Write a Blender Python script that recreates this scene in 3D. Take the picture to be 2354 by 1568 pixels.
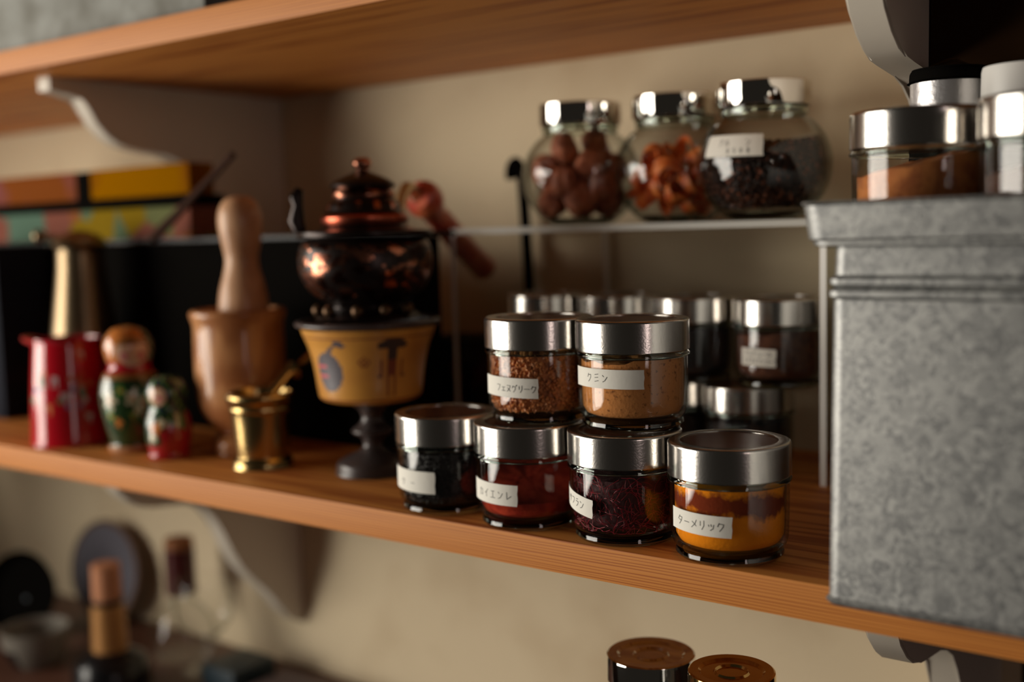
import bpy, bmesh, math, random
from mathutils import Vector, Matrix
random.seed(7)
PI = math.pi
SC = bpy.context.scene
COL = SC.collection
for o in list(bpy.data.objects): bpy.data.objects.remove(o)

# ---------------------------------------------------------------- camera, world, light, exposure
cam_d = bpy.data.cameras.new('camera'); cam = bpy.data.objects.new('camera', cam_d); COL.objects.link(cam)
cam_d.sensor_width = 36.0; cam_d.lens = 40.0
CR = Vector((0.80126, 0.59772, -0.02667)); CU = Vector((-0.03652, 0.09336, 0.99496)); CF = Vector((-0.5972, 0.79625, -0.09663))
CP = Vector((0.3035, -0.4929, 0.16659))
cam.matrix_world = Matrix(((CR.x, CU.x, -CF.x, CP.x), (CR.y, CU.y, -CF.y, CP.y), (CR.z, CU.z, -CF.z, CP.z), (0, 0, 0, 1)))
cam_d.clip_start = 0.02
cam_d.dof.use_dof = True; cam_d.dof.focus_distance = 0.585; cam_d.dof.aperture_fstop = 3.0
SC.camera = cam
w = bpy.data.worlds.new('room_world'); SC.world = w; w.use_nodes = True
w.node_tree.nodes['Background'].inputs[0].default_value = (1.0, 0.86, 0.70, 1)
w.node_tree.nodes['Background'].inputs[1].default_value = 0.012
def area(name, loc, look, sx, sy, power, col):
    d = bpy.data.lights.new(name, 'AREA'); d.shape = 'RECTANGLE'; d.size = sx; d.size_y = sy; d.energy = power; d.color = col
    o = bpy.data.objects.new(name, d); COL.objects.link(o); o.location = loc
    o.rotation_euler = (Vector(look) - Vector(loc)).to_track_quat('-Z', 'Y').to_euler()
    return o
area('window_daylight_left', (-1.35, -1.05, 0.08), (0.5, -1.05, 0.08), 1.50, 0.92, 36, (1.0, 0.93, 0.82))
area('window_daylight_far', (2.55, -1.38, 0.25), (0.0, 0.0, 0.1), 0.32, 1.0, 2.6, (1.0, 0.80, 0.76))
SC.view_settings.view_transform = 'Standard'; SC.view_settings.look = 'None'
SC.view_settings.exposure = 0.30; SC.view_settings.gamma = 1.0; SC.view_settings.use_curve_mapping = False

# ---------------------------------------------------------------- materials
MATS = {}
def mat(name, col=(0.5, 0.5, 0.5), rough=0.5, metal=0.0, spec=0.5, coat=0.0, trans=0.0, ior=1.45, bump=None, var=None, aniso=0.0):
    """Principled material with an optional noise bump (scale, strength) and colour variation (scale, second colour, detail, lo, hi)."""
    if name in MATS: return MATS[name]
    m = bpy.data.materials.new(name); m.use_nodes = True; nt = m.node_tree; b = nt.nodes['Principled BSDF']
    b.inputs['Base Color'].default_value = (*col, 1); b.inputs['Roughness'].default_value = rough; b.inputs['Metallic'].default_value = metal
    b.inputs['Specular IOR Level'].default_value = spec; b.inputs['Coat Weight'].default_value = coat; b.inputs['Coat Roughness'].default_value = 0.06
    b.inputs['Transmission Weight'].default_value = trans; b.inputs['IOR'].default_value = ior; b.inputs['Anisotropic'].default_value = aniso
    tc = nt.nodes.new('ShaderNodeTexCoord')
    if var:
        n = nt.nodes.new('ShaderNodeTexNoise'); n.inputs['Scale'].default_value = var[0]; n.inputs['Detail'].default_value = var[2]
        r = nt.nodes.new('ShaderNodeValToRGB'); r.color_ramp.elements[0].position = var[3]; r.color_ramp.elements[1].position = var[4]
        r.color_ramp.elements[0].color = (*col, 1); r.color_ramp.elements[1].color = (*var[1], 1)
        nt.links.new(tc.outputs['Object'], n.inputs['Vector']); nt.links.new(n.outputs['Fac'], r.inputs['Fac']); nt.links.new(r.outputs['Color'], b.inputs['Base Color'])
    if bump:
        n2 = nt.nodes.new('ShaderNodeTexNoise'); n2.inputs['Scale'].default_value = bump[0]; n2.inputs['Detail'].default_value = 4
        bp = nt.nodes.new('ShaderNodeBump'); bp.inputs['Strength'].default_value = bump[1]; bp.inputs['Distance'].default_value = 0.001
        nt.links.new(tc.outputs['Object'], n2.inputs['Vector']); nt.links.new(n2.outputs['Fac'], bp.inputs['Height']); nt.links.new(bp.outputs['Normal'], b.inputs['Normal'])
    MATS[name] = m; return m
def wood(name, c1, c2, rough=0.5, scale=(3, 40, 40), coat=0.0, wav=1.0, lo=0.08, hi=0.5):
    if name in MATS: return MATS[name]
    m = mat(name, c1, rough, coat=coat, spec=0.3); nt = m.node_tree; b = nt.nodes['Principled BSDF']
    tc = [n for n in nt.nodes if n.type == 'TEX_COORD'][0]
    mp = nt.nodes.new('ShaderNodeMapping'); mp.inputs['Scale'].default_value = scale
    nz = nt.nodes.new('ShaderNodeTexNoise'); nz.inputs['Scale'].default_value = 1.0; nz.inputs['Detail'].default_value = 5; nz.inputs['Distortion'].default_value = 0.6
    wv = nt.nodes.new('ShaderNodeTexWave'); wv.bands_direction = 'Z'; wv.inputs['Scale'].default_value = 1.6 * wav; wv.inputs['Distortion'].default_value = 11; wv.inputs['Detail'].default_value = 3; wv.inputs['Detail Scale'].default_value = 0.8
    mx = nt.nodes.new('ShaderNodeMath'); mx.operation = 'MULTIPLY'
    r = nt.nodes.new('ShaderNodeValToRGB'); r.color_ramp.elements[0].position = lo; r.color_ramp.elements[1].position = hi
    r.color_ramp.elements[0].color = (*c2, 1); r.color_ramp.elements[1].color = (*c1, 1)
    nt.links.new(tc.outputs['Object'], mp.inputs['Vector']); nt.links.new(mp.outputs[0], nz.inputs['Vector']); nt.links.new(mp.outputs[0], wv.inputs['Vector'])
    nt.links.new(nz.outputs['Fac'], mx.inputs[0]); nt.links.new(wv.outputs['Fac'], mx.inputs[1]); nt.links.new(mx.outputs[0], r.inputs['Fac'])
    nt.links.new(r.outputs['Color'], b.inputs['Base Color'])
    bp = nt.nodes.new('ShaderNodeBump'); bp.inputs['Strength'].default_value = 0.15; bp.inputs['Distance'].default_value = 0.0004
    nt.links.new(mx.outputs[0], bp.inputs['Height']); nt.links.new(bp.outputs['Normal'], b.inputs['Normal'])
    return m
def glass_thin(name, tint=(0.96, 0.975, 0.96), edge=0.9):
    """clear glass wall: transparent with a grazing-angle reflection (Schlick)"""
    if name in MATS: return MATS[name]
    m = bpy.data.materials.new(name); m.use_nodes = True; nt = m.node_tree; nt.nodes.clear()
    out = nt.nodes.new('ShaderNodeOutputMaterial'); mix = nt.nodes.new('ShaderNodeMixShader')
    tr = nt.nodes.new('ShaderNodeBsdfTransparent'); gl = nt.nodes.new('ShaderNodeBsdfGlossy'); gl.inputs['Roughness'].default_value = 0.03
    lw = nt.nodes.new('ShaderNodeLayerWeight'); lw.inputs['Blend'].default_value = 0.5
    p = nt.nodes.new('ShaderNodeMath'); p.operation = 'POWER'; p.inputs[1].default_value = 4.0
    ma = nt.nodes.new('ShaderNodeMath'); ma.operation = 'MULTIPLY_ADD'; ma.inputs[1].default_value = edge; ma.inputs[2].default_value = 0.035
    mc = nt.nodes.new('ShaderNodeMixRGB'); mc.inputs[1].default_value = (*tint, 1); mc.inputs[2].default_value = (0.50, 0.55, 0.50, 1)
    p3 = nt.nodes.new('ShaderNodeMath'); p3.operation = 'POWER'; p3.inputs[1].default_value = 3.0
    nt.links.new(lw.outputs['Facing'], p3.inputs[0]); nt.links.new(p3.outputs[0], mc.inputs[0]); nt.links.new(mc.outputs[0], tr.inputs['Color'])
    nt.links.new(lw.outputs['Facing'], p.inputs[0]); nt.links.new(p.outputs[0], ma.inputs[0]); nt.links.new(ma.outputs[0], mix.inputs[0])
    nt.links.new(tr.outputs[0], mix.inputs[1]); nt.links.new(gl.outputs[0], mix.inputs[2]); nt.links.new(mix.outputs[0], out.inputs[0])
    MATS[name] = m; return m
def glass_solid(name, col=(0.75, 0.86, 0.78)):
    if name in MATS: return MATS[name]
    return mat(name, col, 0.02, trans=1.0, ior=1.5)

M_WALL = mat('cream_plaster', (0.69, 0.575, 0.395), 0.85, spec=0.1, bump=(14, 0.5), var=(7, (0.54, 0.42, 0.27), 6, 0.52, 0.78))
M_PINE = wood('orange_pine', (0.60, 0.225, 0.046), (0.36, 0.100, 0.017), 0.55, (1.6, 30, 85), coat=0.0, wav=1.3, lo=0.0, hi=0.18)
M_PAINT = mat('cream_paint', (0.62, 0.56, 0.47), 0.45, bump=(60, 0.1))
M_STEEL = mat('brushed_steel', (0.62, 0.59, 0.55), 0.20, 1.0, bump=(900, 0.05))
M_CHROME = mat('polished_chrome', (0.80, 0.77, 0.72), 0.05, 1.0)
M_GOLD = mat('gold_tone_metal', (0.75, 0.50, 0.18), 0.12, 1.0)
M_TIN = mat('lid_inside_tint', (0.085, 0.026, 0.012), 0.22, 0.0, spec=0.12)
M_GLASS = glass_thin('clear_jar_glass', (0.985, 0.985, 0.98), 0.85); M_GREEN = glass_solid('thick_greenish_glass')
M_PAPER = mat('white_paper_label', (0.80, 0.77, 0.69), 0.7, bump=(300, 0.1)); M_INK = mat('pencil_ink', (0.05, 0.045, 0.04), 0.6)
M_BLACK = mat('black_lacquer', (0.006, 0.006, 0.007), 0.25); M_BLACKM = mat('matt_black', (0.005, 0.0045, 0.004), 0.8, spec=0.0)
M_BRASS = mat('old_brass', (0.46, 0.32, 0.13), 0.24, 1.0, bump=(90, 0.15)); M_COPPER = mat('aged_copper', (0.50, 0.20, 0.12), 0.24, 1.0, var=(60, (0.05, 0.018, 0.012), 4, 0.42, 0.56))
M_DARKCU = mat('dark_patina', (0.020, 0.012, 0.010), 0.3, 0.6)

def galvanised():
    m = mat('galvanised_steel', (0.42, 0.43, 0.42), 0.45, 0.70); nt = m.node_tree; b = nt.nodes['Principled BSDF']
    tc = [n for n in nt.nodes if n.type == 'TEX_COORD'][0]
    v = nt.nodes.new('ShaderNodeTexVoronoi'); v.inputs['Scale'].default_value = 170; v.inputs['Randomness'].default_value = 1
    n = nt.nodes.new('ShaderNodeTexNoise'); n.inputs['Scale'].default_value = 110; n.inputs['Detail'].default_value = 3
    mxv = nt.nodes.new('ShaderNodeMixRGB'); mxv.inputs[0].default_value = 0.06
    r = nt.nodes.new('ShaderNodeValToRGB'); r.color_ramp.elements[0].position = 0.3; r.color_ramp.elements[1].position = 0.72
    r.color_ramp.elements[0].color = (0.21, 0.212, 0.21, 1); r.color_ramp.elements[1].color = (0.38, 0.38, 0.365, 1)
    nt.links.new(tc.outputs['Object'], mxv.inputs[1]); nt.links.new(n.outputs['Color'], mxv.inputs[2]); nt.links.new(tc.outputs['Object'], n.inputs['Vector'])
    nt.links.new(mxv.outputs[0], v.inputs['Vector']); 
    sp = nt.nodes.new('ShaderNodeSeparateColor'); nt.links.new(v.outputs['Color'], sp.inputs[0])
    ad = nt.nodes.new('ShaderNodeMath'); ad.operation = 'MULTIPLY_ADD'; ad.inputs[1].default_value = 0.45; nt.links.new(sp.outputs[0], ad.inputs[0])
    hf = nt.nodes.new('ShaderNodeMath'); hf.operation = 'MULTIPLY'; hf.inputs[1].default_value = 0.55; nt.links.new(n.outputs['Fac'], hf.inputs[0]); nt.links.new(hf.outputs[0], ad.inputs[2])
    nt.links.new(ad.outputs[0], r.inputs['Fac']); nt.links.new(r.outputs['Color'], b.inputs['Base Color'])
    mr = nt.nodes.new('ShaderNodeMapRange'); mr.inputs['To Min'].default_value = 0.42; mr.inputs['To Max'].default_value = 0.56
    nt.links.new(ad.outputs[0], mr.inputs['Value']); nt.links.new(mr.outputs[0], b.inputs['Roughness'])
    return m
M_GALV = galvanised()

# ---------------------------------------------------------------- object helpers
def link(name, me, parent=None, mats=()):
    o = bpy.data.objects.new(name, me); COL.objects.link(o)
    for m in mats: me.materials.append(m)
    if parent: o.parent = parent
    return o
def tag(o, label=None, cat=None, group=None, kind=None):
    if label: o['label'] = label
    if cat: o['category'] = cat
    if group: o['group'] = group
    if kind: o['kind'] = kind
    return o
def empty(name, loc=(0, 0, 0), rz=0, **k):
    o = bpy.data.objects.new(name, None); COL.objects.link(o); o.location = loc; o.rotation_euler = (0, 0, rz); o.empty_display_size = 0.01
    return tag(o, **k)
def mesh_from(bm, name, smooth=True, ang=40):
    bmesh.ops.recalc_face_normals(bm, faces=bm.faces)
    me = bpy.data.meshes.new(name); bm.to_mesh(me); bm.free()
    for p in me.polygons: p.use_smooth = smooth
    if smooth: me.set_sharp_from_angle(angle=math.radians(ang))
    return me
def add_box(bm, lo, hi, bev=0.0, seg=2):
    r = bmesh.ops.create_cube(bm, size=1.0); vs = r['verts']
    for v in vs: v.co = Vector([lo[i] + (v.co[i] + 0.5) * (hi[i] - lo[i]) for i in range(3)])
    if bev: bmesh.ops.bevel(bm, geom=list({e for v in vs for e in v.link_edges}), offset=bev, segments=seg, affect='EDGES', profile=0.7)
def box(name, lo, hi, m, parent=None, bev=0.001):
    bm = bmesh.new(); add_box(bm, lo, hi, bev); return link(name, mesh_from(bm, name, True, 35), parent, [m])
def add_lathe(bm, prof, seg=48, closed=True, cx=0, cy=0, mi=None, squash=None):
    """profile of (r, z) points; r=0 ends close the shape; closed joins last to first"""
    rings = []
    for (r, z) in prof:
        if r <= 1e-6: rings.append([bm.verts.new((cx, cy, z))])
        else: rings.append([bm.verts.new((cx + r * math.cos(2 * PI * i / seg), cy + r * math.sin(2 * PI * i / seg), z)) for i in range(seg)])
    n = len(rings)
    pairs = [(k, k + 1) for k in range(n - 1)] + ([(n - 1, 0)] if closed and len(rings[0]) > 1 and len(rings[-1]) > 1 else [])
    for a, b in pairs:
        A, B = rings[a], rings[b]
        for i in range(seg):
            j = (i + 1) % seg
            if len(A) == 1 and len(B) == 1: continue
            if len(A) == 1: f = (A[0], B[j], B[i])
            elif len(B) == 1: f = (A[i], A[j], B[0])
            else: f = (A[i], A[j], B[j], B[i])
            try: fc = bm.faces.new(f)
            except ValueError: continue
            if mi is not None: fc.material_index = mi(a, i, seg) if callable(mi) else mi
def lathe(name, prof, m, parent=None, seg=48, closed=False, mi=None, ang=40):
    bm = bmesh.new(); add_lathe(bm, prof, seg, closed, mi=mi)
    return link(name, mesh_from(bm, name, True, ang), parent, m if isinstance(m, (list, tuple)) else [m])
def smooth_prof(pts, n=4):
    """Catmull-Rom through profile points"""
    out = []
    P = [pts[0]] + list(pts) + [pts[-1]]
    for k in range(1, len(P) - 2):
        p0, p1, p2, p3 = P[k - 1], P[k], P[k + 1], P[k + 2]
        for i in range(n):
            t = i / n
            out.append(tuple(max(0.0, 0.5 * (2 * p1[a] + (p2[a] - p0[a]) * t + (2 * p0[a] - 5 * p1[a] + 4 * p2[a] - p3[a]) * t * t + (3 * p1[a] - p0[a] - 3 * p2[a] + p3[a]) * t ** 3)) if a == 0 else
                             0.5 * (2 * p1[a] + (p2[a] - p0[a]) * t + (2 * p0[a] - 5 * p1[a] + 4 * p2[a] - p3[a]) * t * t + (3 * p1[a] - p0[a] - 3 * p2[a] + p3[a]) * t ** 3) for a in range(2)))
    out.append(tuple(pts[-1])); return out
def add_tube(bm, pts, rad, seg=12):
    pts = [Vector(p) for p in pts]; rad = rad if isinstance(rad, (list, tuple)) else [rad] * len(pts)
    up = Vector((0, 0, 1)); rings = []
    for k, p in enumerate(pts):
        d = (pts[min(k + 1, len(pts) - 1)] - pts[max(k - 1, 0)]).normalized()
        s = d.cross(up); s = s.normalized() if s.length > 1e-4 else Vector((1, 0, 0)); t = d.cross(s).normalized()
        if k and (s.dot(ps) < 0): s, t = -s, -t
        ps = s
        rings.append([bm.verts.new(p + (s * math.cos(2 * PI * i / seg) + t * math.sin(2 * PI * i / seg)) * rad[k]) for i in range(seg)])
    for A, B in zip(rings, rings[1:]):
        for i in range(seg): bm.faces.new((A[i], A[(i + 1) % seg], B[(i + 1) % seg], B[i]))
    bm.faces.new(rings[0][::-1]); bm.faces.new(rings[-1])
def tube(name, pts, rad, m, parent=None, seg=12):
    bm = bmesh.new(); add_tube(bm, pts, rad, seg); return link(name, mesh_from(bm, name), parent, [m])
def sub_path(pts, n=5):
    out = []; P = [pts[0]] + list(pts) + [pts[-1]]; P = [Vector(p) for p in P]
    for k in range(1, len(P) - 2):
        for i in range(n):
            t = i / n
            out.append(0.5 * (2 * P[k] + (P[k + 1] - P[k - 1]) * t + (2 * P[k - 1] - 5 * P[k] + 4 * P[k + 1] - P[k + 2]) * t * t + (3 * P[k] - P[k - 1] - 3 * P[k + 1] + P[k + 2]) * t ** 3))
    out.append(P[-2]); return out

# ---------------------------------------------------------------- the setting
def struct(name, lo, hi, m, bev=0.0):
    return tag(box(name, lo, hi, m, bev=bev), kind='structure')
YW = 0.2965; XL = -0.568
struct('wall_back', (-1.5, YW, -0.9), (0.1300, YW + 0.1, 1.3), M_WALL)
struct('wall_right', (0.1303, YW, -0.9), (1.6, YW + 0.1, 1.3), mat('shade_dark_wall', (0.020, 0.011, 0.006), 0.7, spec=.1, var=(8, (0.012, 0.007, 0.004), 4, .4, .7)))  # wall coloured near-black as shade, keeps bounce light off the right bracket
struct('wall_left', (-1.50, -0.18, -0.9), (-1.30, YW - 0.0002, 1.3), M_WALL)
struct('light_blocker_1', (-1.298, -0.55, -0.9), (-1.19, -0.10, -0.02), mat('blocker_brown', (0.05, 0.025, 0.015), 0.6), 0.003)  # unseen block added to hold window light off the lower left wall
Z3 = -0.283
def shelf(name, y0, z0, z1, label):
    bm = bmesh.new(); n = 60; x0, x1 = -1.18, 0.9
    add_box(bm, (x0, y0, z0), (x1, YW - 0.0002, z1), 0.0014, 2)
    return tag(link(name, mesh_from(bm, name, True, 35), None, [M_PINE]), label, 'shelf')
shelf('wall_shelf', 0.0, -0.0185, 0.0, 'orange pine shelf carrying the spice jars and dolls')
shelf('wall_shelf', 0.0128, 0.3032, 0.3212, 'orange pine shelf above, holding a grey metal box')
tag(link('worktop', (lambda bm: (add_box(bm, (-1.18, -0.02, Z3 - 0.03), (0.9, YW - 0.0002, Z3), 0.002), mesh_from(bm, 'worktop', True, 35))[1])(bmesh.new()), None,
     [mat('dark_brown_wood', (0.09, 0.035, 0.02), 0.5)]), 'dark brown board at the bottom carrying bottles and jars', 'worktop')

BR = [(0.045, 0.0), (0.045, 0.011), (0.060, 0.013), (0.0745, 0.0155), (0.080, 0.024), (0.087, 0.036), (0.0974, 0.046), (0.108, 0.0525), (0.1184, 0.0555), (0.129, 0.057), (0.142, 0.0585), (0.155, 0.060),
      (0.168, 0.063), (0.180, 0.070), (0.190, 0.082), (0.198, 0.098), (0.207, 0.118), (0.219, 0.138), (0.232, 0.153), (0.2455, 0.166), (0.258, 0.181), (0.269, 0.196), (0.283, 0.209), (YW - 0.0002, 0.216)]
def bracket(x1, ztop, label, dy=0.0):
    x0 = x1 - 0.019; bm = bmesh.new(); pr = [(y + (dy if y < 0.2 else dy * (YW - y) / 0.0965), d) for y, d in BR] + [(YW - 0.0002, 0.0)]
    A = [bm.verts.new((x0, y, ztop - d)) for y, d in pr]; B = [bm.verts.new((x1, y, ztop - d)) for y, d in pr]
    bm.faces.new(A); bm.faces.new(B[::-1])
    for i in range(len(A)): bm.faces.new((A[i], B[i], B[(i + 1) % len(A)], A[(i + 1) % len(A)]))
    bmesh.ops.bevel(bm, geom=[e for e in bm.edges if abs(e.verts[0].co.x - e.verts[1].co.x) < 1e-6], offset=0.0012, segments=2, affect='EDGES')
    return tag(link('shelf_bracket', mesh_from(bm, 'shelf_bracket', True, 32), None, [M_PAINT]), label, 'bracket')
bracket(XL, 0.3030, 'cream scroll bracket under the upper shelf at left, above the colourful boxes')
bracket(XL, -0.0187, 'cream scroll bracket beneath the lower shelf at left, above the wine bottle')
bracket(0.118, 0.3030, 'cream curved bracket under the upper shelf at right, behind the black-lidded jar', -0.030)
bracket(0.118, -0.0187, 'cream scroll bracket beneath the lower shelf at right, below the metal bread bin')

# ---------------------------------------------------------------- katakana strokes for the handwritten labels (unit cells, x right, y up)
KANA = {
 'ク': [[(.30, .95), (.22, .72), (.08, .50)], [(.24, .80), (.80, .84), (.74, .52), (.55, .22), (.30, .0)]],
 'ミ': [[(.15, .88), (.80, .98)], [(.15, .52), (.78, .60)], [(.12, .08), (.85, .22)]],
 'ン': [[(.12, .88), (.36, .68)], [(.15, .05), (.50, .20), (.88, .72)]],
 'タ': [[(.38, .98), (.25, .70), (.08, .48)], [(.32, .80), (.82, .80), (.66, .38), (.25, .0)], [(.30, .52), (.65, .38)]],
 'ー': [[(.05, .48), (.50, .52), (.92, .46)]],
 'メ': [[(.82, .95), (.60, .45), (.12, .05)], [(.22, .72), (.82, .22)]],
 'リ': [[(.25, .90), (.24, .38)], [(.72, .98), (.72, .40), (.42, .0)]],
 'ッ': [[(.15, .62), (.24, .40)], [(.42, .68), (.50, .46)], [(.82, .66), (.72, .25), (.38, .02)]],
 'フ': [[(.12, .85), (.85, .88), (.72, .42), (.32, .02)]],
 'ェ': [[(.18, .62), (.82, .62)], [(.50, .62), (.50, .12)], [(.10, .10), (.90, .12)]],
 'ヌ': [[(.15, .85), (.82, .86), (.60, .38), (.12, .02)], [(.28, .55), (.88, .08)]],
 'グ': [[(.30, .92), (.10, .52)], [(.26, .78), (.72, .80), (.62, .35), (.28, .0)], [(.80, 1.), (.86, .84)], [(.92, 1.05), (.99, .9)]],
 'サ': [[(.05, .65), (.95, .68)], [(.30, .92), (.30, .38)], [(.70, .95), (.68, .40), (.38, .0)]],
 'ラ': [[(.22, .95), (.78, .96)], [(.12, .64), (.88, .66), (.66, .25), (.30, .0)]],
 'ァ': [[(.15, .60), (.82, .62), (.62, .38)], [(.48, .48), (.44, .22), (.22, .02)]],
 'ア': [[(.08, .88), (.90, .90), (.62, .55)], [(.50, .70), (.46, .30), (.18, .0)]],
 'ム': [[(.50, .92), (.15, .15), (.85, .22)], [(.66, .48), (.92, .02)]],
 'チ': [[(.75, .95), (.28, .82)], [(.05, .55), (.95, .58)], [(.50, .85), (.48, .30), (.22, .0)]],
 'ュ': [[(.22, .58), (.72, .58), (.68, .12)], [(.08, .10), (.92, .12)]],
 'ル': [[(.28, .88), (.26, .38), (.05, .05)], [(.55, .95), (.56, .08), (.95, .42)]],
 'レ': [[(.22, .95), (.22, .06), (.88, .50)]],
 'ド': [[(.35, .98), (.35, .0)], [(.35, .62), (.80, .38)], [(.65, .98), (.72, .8)], [(.85, 1.), (.92, .84)]],
 'イ': [[(.80, .98), (.45, .62), (.08, .42)], [(.52, .64), (.52, .0)]],
 'マ': [[(.08, .82), (.92, .85), (.52, .38)], [(.32, .48), (.62, .12)]],
 'ゴ': [[(.15, .85), (.78, .85), (.76, .12)], [(.12, .10), (.86, .12)], [(.88, 1.02), (.92, .9)]],
 'カ': [[(.08, .70), (.86, .74), (.78, .05), (.58, .15)], [(.44, .98), (.38, .45), (.10, .0)]],
 'ヶ': [[(.30, .95), (.10, .55)], [(.25, .72), (.90, .72)], [(.62, .70), (.55, .25), (.30, .0)]],
 'エ': [[(.15, .85), (.85, .86)], [(.50, .85), (.50, .10)], [(.05, .08), (.95, .10)]],
 'ノ': [[(.75, .95), (.55, .45), (.15, .02)]],
 'ョ': [[(.18, .62), (.78, .62), (.78, .02)], [(.22, .34), (.76, .34)], [(.15, .03), (.80, .04)]],
 'ワ': [[(.15, .85), (.15, .50)], [(.15, .85), (.82, .87), (.70, .38), (.35, .0)]],
 '(': [[(.70, 1.05), (.35, .55), (.70, -.05)]], ')': [[(.30, 1.05), (.65, .55), (.30, -.05)]],
 '0': [[(.5, .95), (.2, .5), (.5, .05), (.8, .5), (.5, .95)]], '5': [[(.8, .95), (.3, .95), (.25, .55), (.7, .5), (.7, .15), (.25, .05)]],
 '8': [[(.5, .5), (.25, .75), (.5, .97), (.75, .75), (.5, .5), (.2, .25), (.5, .02), (.8, .25), (.5, .5)]], ' ': [],
}
def view_az(x, y):
    return math.atan2(CP.y - y, CP.x - x)
def wrap_label(parent, R, vaz, a0, a1, z0, z1, slope, rows, ch, fx=None, start=0.1, ragged=True, off=0.00025):
    """paper strip on a cylinder (or on r(z)); a0,a1 degrees from the line of sight (left negative); rows of characters, height ch"""
    rf = R if callable(R) else (lambda z: R)
    L = (rf((z0 + z1) / 2)) * math.radians(a1 - a0); n = 26; nz = 5
    def P(u, v, o):          # u metres from left end, v metres up from the lower edge
        th = vaz + math.radians(a0) + u / L * math.radians(a1 - a0)
        z = z0 + v + slope * (1 - u / L); r = rf(z) + o
        return Vector((r * math.cos(th), r * math.sin(th), z))
    bm = bmesh.new(); H = z1 - z0; G = {}
    for side, o in ((0, off), (1, off + 0.00012)):
        for i in range(n + 1):
            for j in range(nz + 1):
                u = L * i / n
                if ragged and i == n: u += 0.0002 * math.sin(j * 2.1 + L * 1000) + 0.0003 * j / nz
                G[side, i, j] = bm.verts.new(P(u, H * j / nz, o))
    for i in range(n):
        for j in range(nz):
            bm.faces.new((G[1, i, j], G[1, i + 1, j], G[1, i + 1, j + 1], G[1, i, j + 1])); bm.faces.new((G[0, i, j], G[0, i, j + 1], G[0, i + 1, j + 1], G[0, i + 1, j]))
    for i in range(n):
        for j in (0, nz): bm.faces.new((G[0, i, j], G[0, i + 1, j], G[1, i + 1, j], G[1, i, j]))
    for j in range(nz):
        for i in (0, n): bm.faces.new((G[0, i, j], G[1, i, j], G[1, i, j + 1], G[0, i, j + 1]))
    lb = link('label', mesh_from(bm, 'label', True, 60), parent, [M_PAPER])
    bm = bmesh.new(); hw = 0.00017; rng = random.Random(int(L * 1e6))
    for (txt, u0, v0, c, adv) in rows:
        for k, chh in enumerate(txt):
            for st in KANA.get(chh, []):
                pts = [(u0 + k * adv + x * c * 0.85 + rng.uniform(-.03, .03) * c, v0 + y * c + rng.uniform(-.03, .03) * c) for x, y in st]
                dense = []
                for p, q in zip(pts, pts[1:]):
                    for s in range(4): dense.append((p[0] + (q[0] - p[0]) * s / 4, p[1] + (q[1] - p[1]) * s / 4))
                dense.append(pts[-1]); prev = None
                for i, (u, v) in enumerate(dense):
                    a = dense[max(i - 1, 0)]; b = dense[min(i + 1, len(dense) - 1)]; dx, dy = b[0] - a[0], b[1] - a[1]; l = math.hypot(dx, dy) or 1
                    nx, ny = -dy / l * hw, dx / l * hw
                    q = [bm.verts.new(P(u + nx, v + ny, off + 0.0002)), bm.verts.new(P(u - nx, v - ny, off + 0.0002)), bm.verts.new(P(u - nx, v - ny, off + 0.00014)), bm.verts.new(P(u + nx, v + ny, off + 0.00014))]
                    if prev:
                        for e in range(4): bm.faces.new((prev[e], prev[(e + 1) % 4], q[(e + 1) % 4], q[e]))
                    prev = q
    if len(bm.verts): link('handwriting', mesh_from(bm, 'handwriting', False), lb, [M_INK])
    else: bm.free()
    return lb

# ---------------------------------------------------------------- the spice jar
RJ = 0.0300; HJ = 0.0588; RI = RJ - 0.0016
def jar_parts(root, s=1.0):
    bm = bmesh.new()
    # wall (outer and inner surface) in thin clear glass
    outer = smooth_prof([(RJ - 0.0045, 0.0042), (RJ - 0.0022, 0.0060), (RJ - 0.0007, 0.0095), (RJ - 0.0003, 0.016), (RJ, 0.030), (RJ, 0.0385)], 3)
    inner = smooth_prof([(RI, 0.0385), (RI, 0.030), (RI - 0.0004, 0.016), (RI - 0.001, 0.0105), (RI - 0.004, 0.0062), (RI - 0.012, 0.0052)], 3)
    add_lathe(bm, outer, 64, False, mi=0); add_lathe(bm, inner, 64, False, mi=0)
    # thick foot
    add_lathe(bm, [(0, 0.0018), (RJ - 0.012, 0.0012), (RJ - 0.0065, 0.0), (RJ - 0.0040, 0.0003), (RJ - 0.0026, 0.0020), (RJ - 0.0030, 0.0040), (RJ - 0.0050, 0.0050), (0, 0.0050)], 64, False, mi=1)
    # neck ring
    add_lathe(bm, [(RI, 0.0385), (RJ + 0.0004, 0.0384), (RJ + 0.0012, 0.0392), (RJ + 0.0012, 0.0402), (RJ + 0.0002, 0.0414), (RI, 0.0414)], 64, True, mi=1)
    link('glass_body', mesh_from(bm, 'glass_body', True, 50), root, [M_GLASS, M_GREEN])
    lid = lathe('lid', [(0.0245, HJ - 0.0004), (0.0247, HJ - 0.0001), (0.0250, HJ), (0.0294, HJ), (0.0297, HJ), (0.0303, HJ - 0.0002), (0.0308, HJ - 0.0007), (0.0310, HJ - 0.0013), (0.0310, HJ - 0.0017), (0.0310, 0.0424), (0.0310, 0.0421), (0.0308, 0.0418), (0.0296, 0.0420), (0.0294, HJ - 0.002), (0.0245, HJ - 0.0022)], M_STEEL, root, 72, True, ang=30)
    lathe('lid_window', [(0, HJ - 0.0006), (0.0244, HJ - 0.0006), (0.0244, HJ - 0.0020), (0, HJ - 0.0020)], M_TIN, lid, 64)
JAR0 = None
def copy_tree(o, parent=None):
    c = o.copy(); COL.objects.link(c); c.parent = parent
    for ch in list(o.children): copy_tree(ch, c)
    return c
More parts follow.
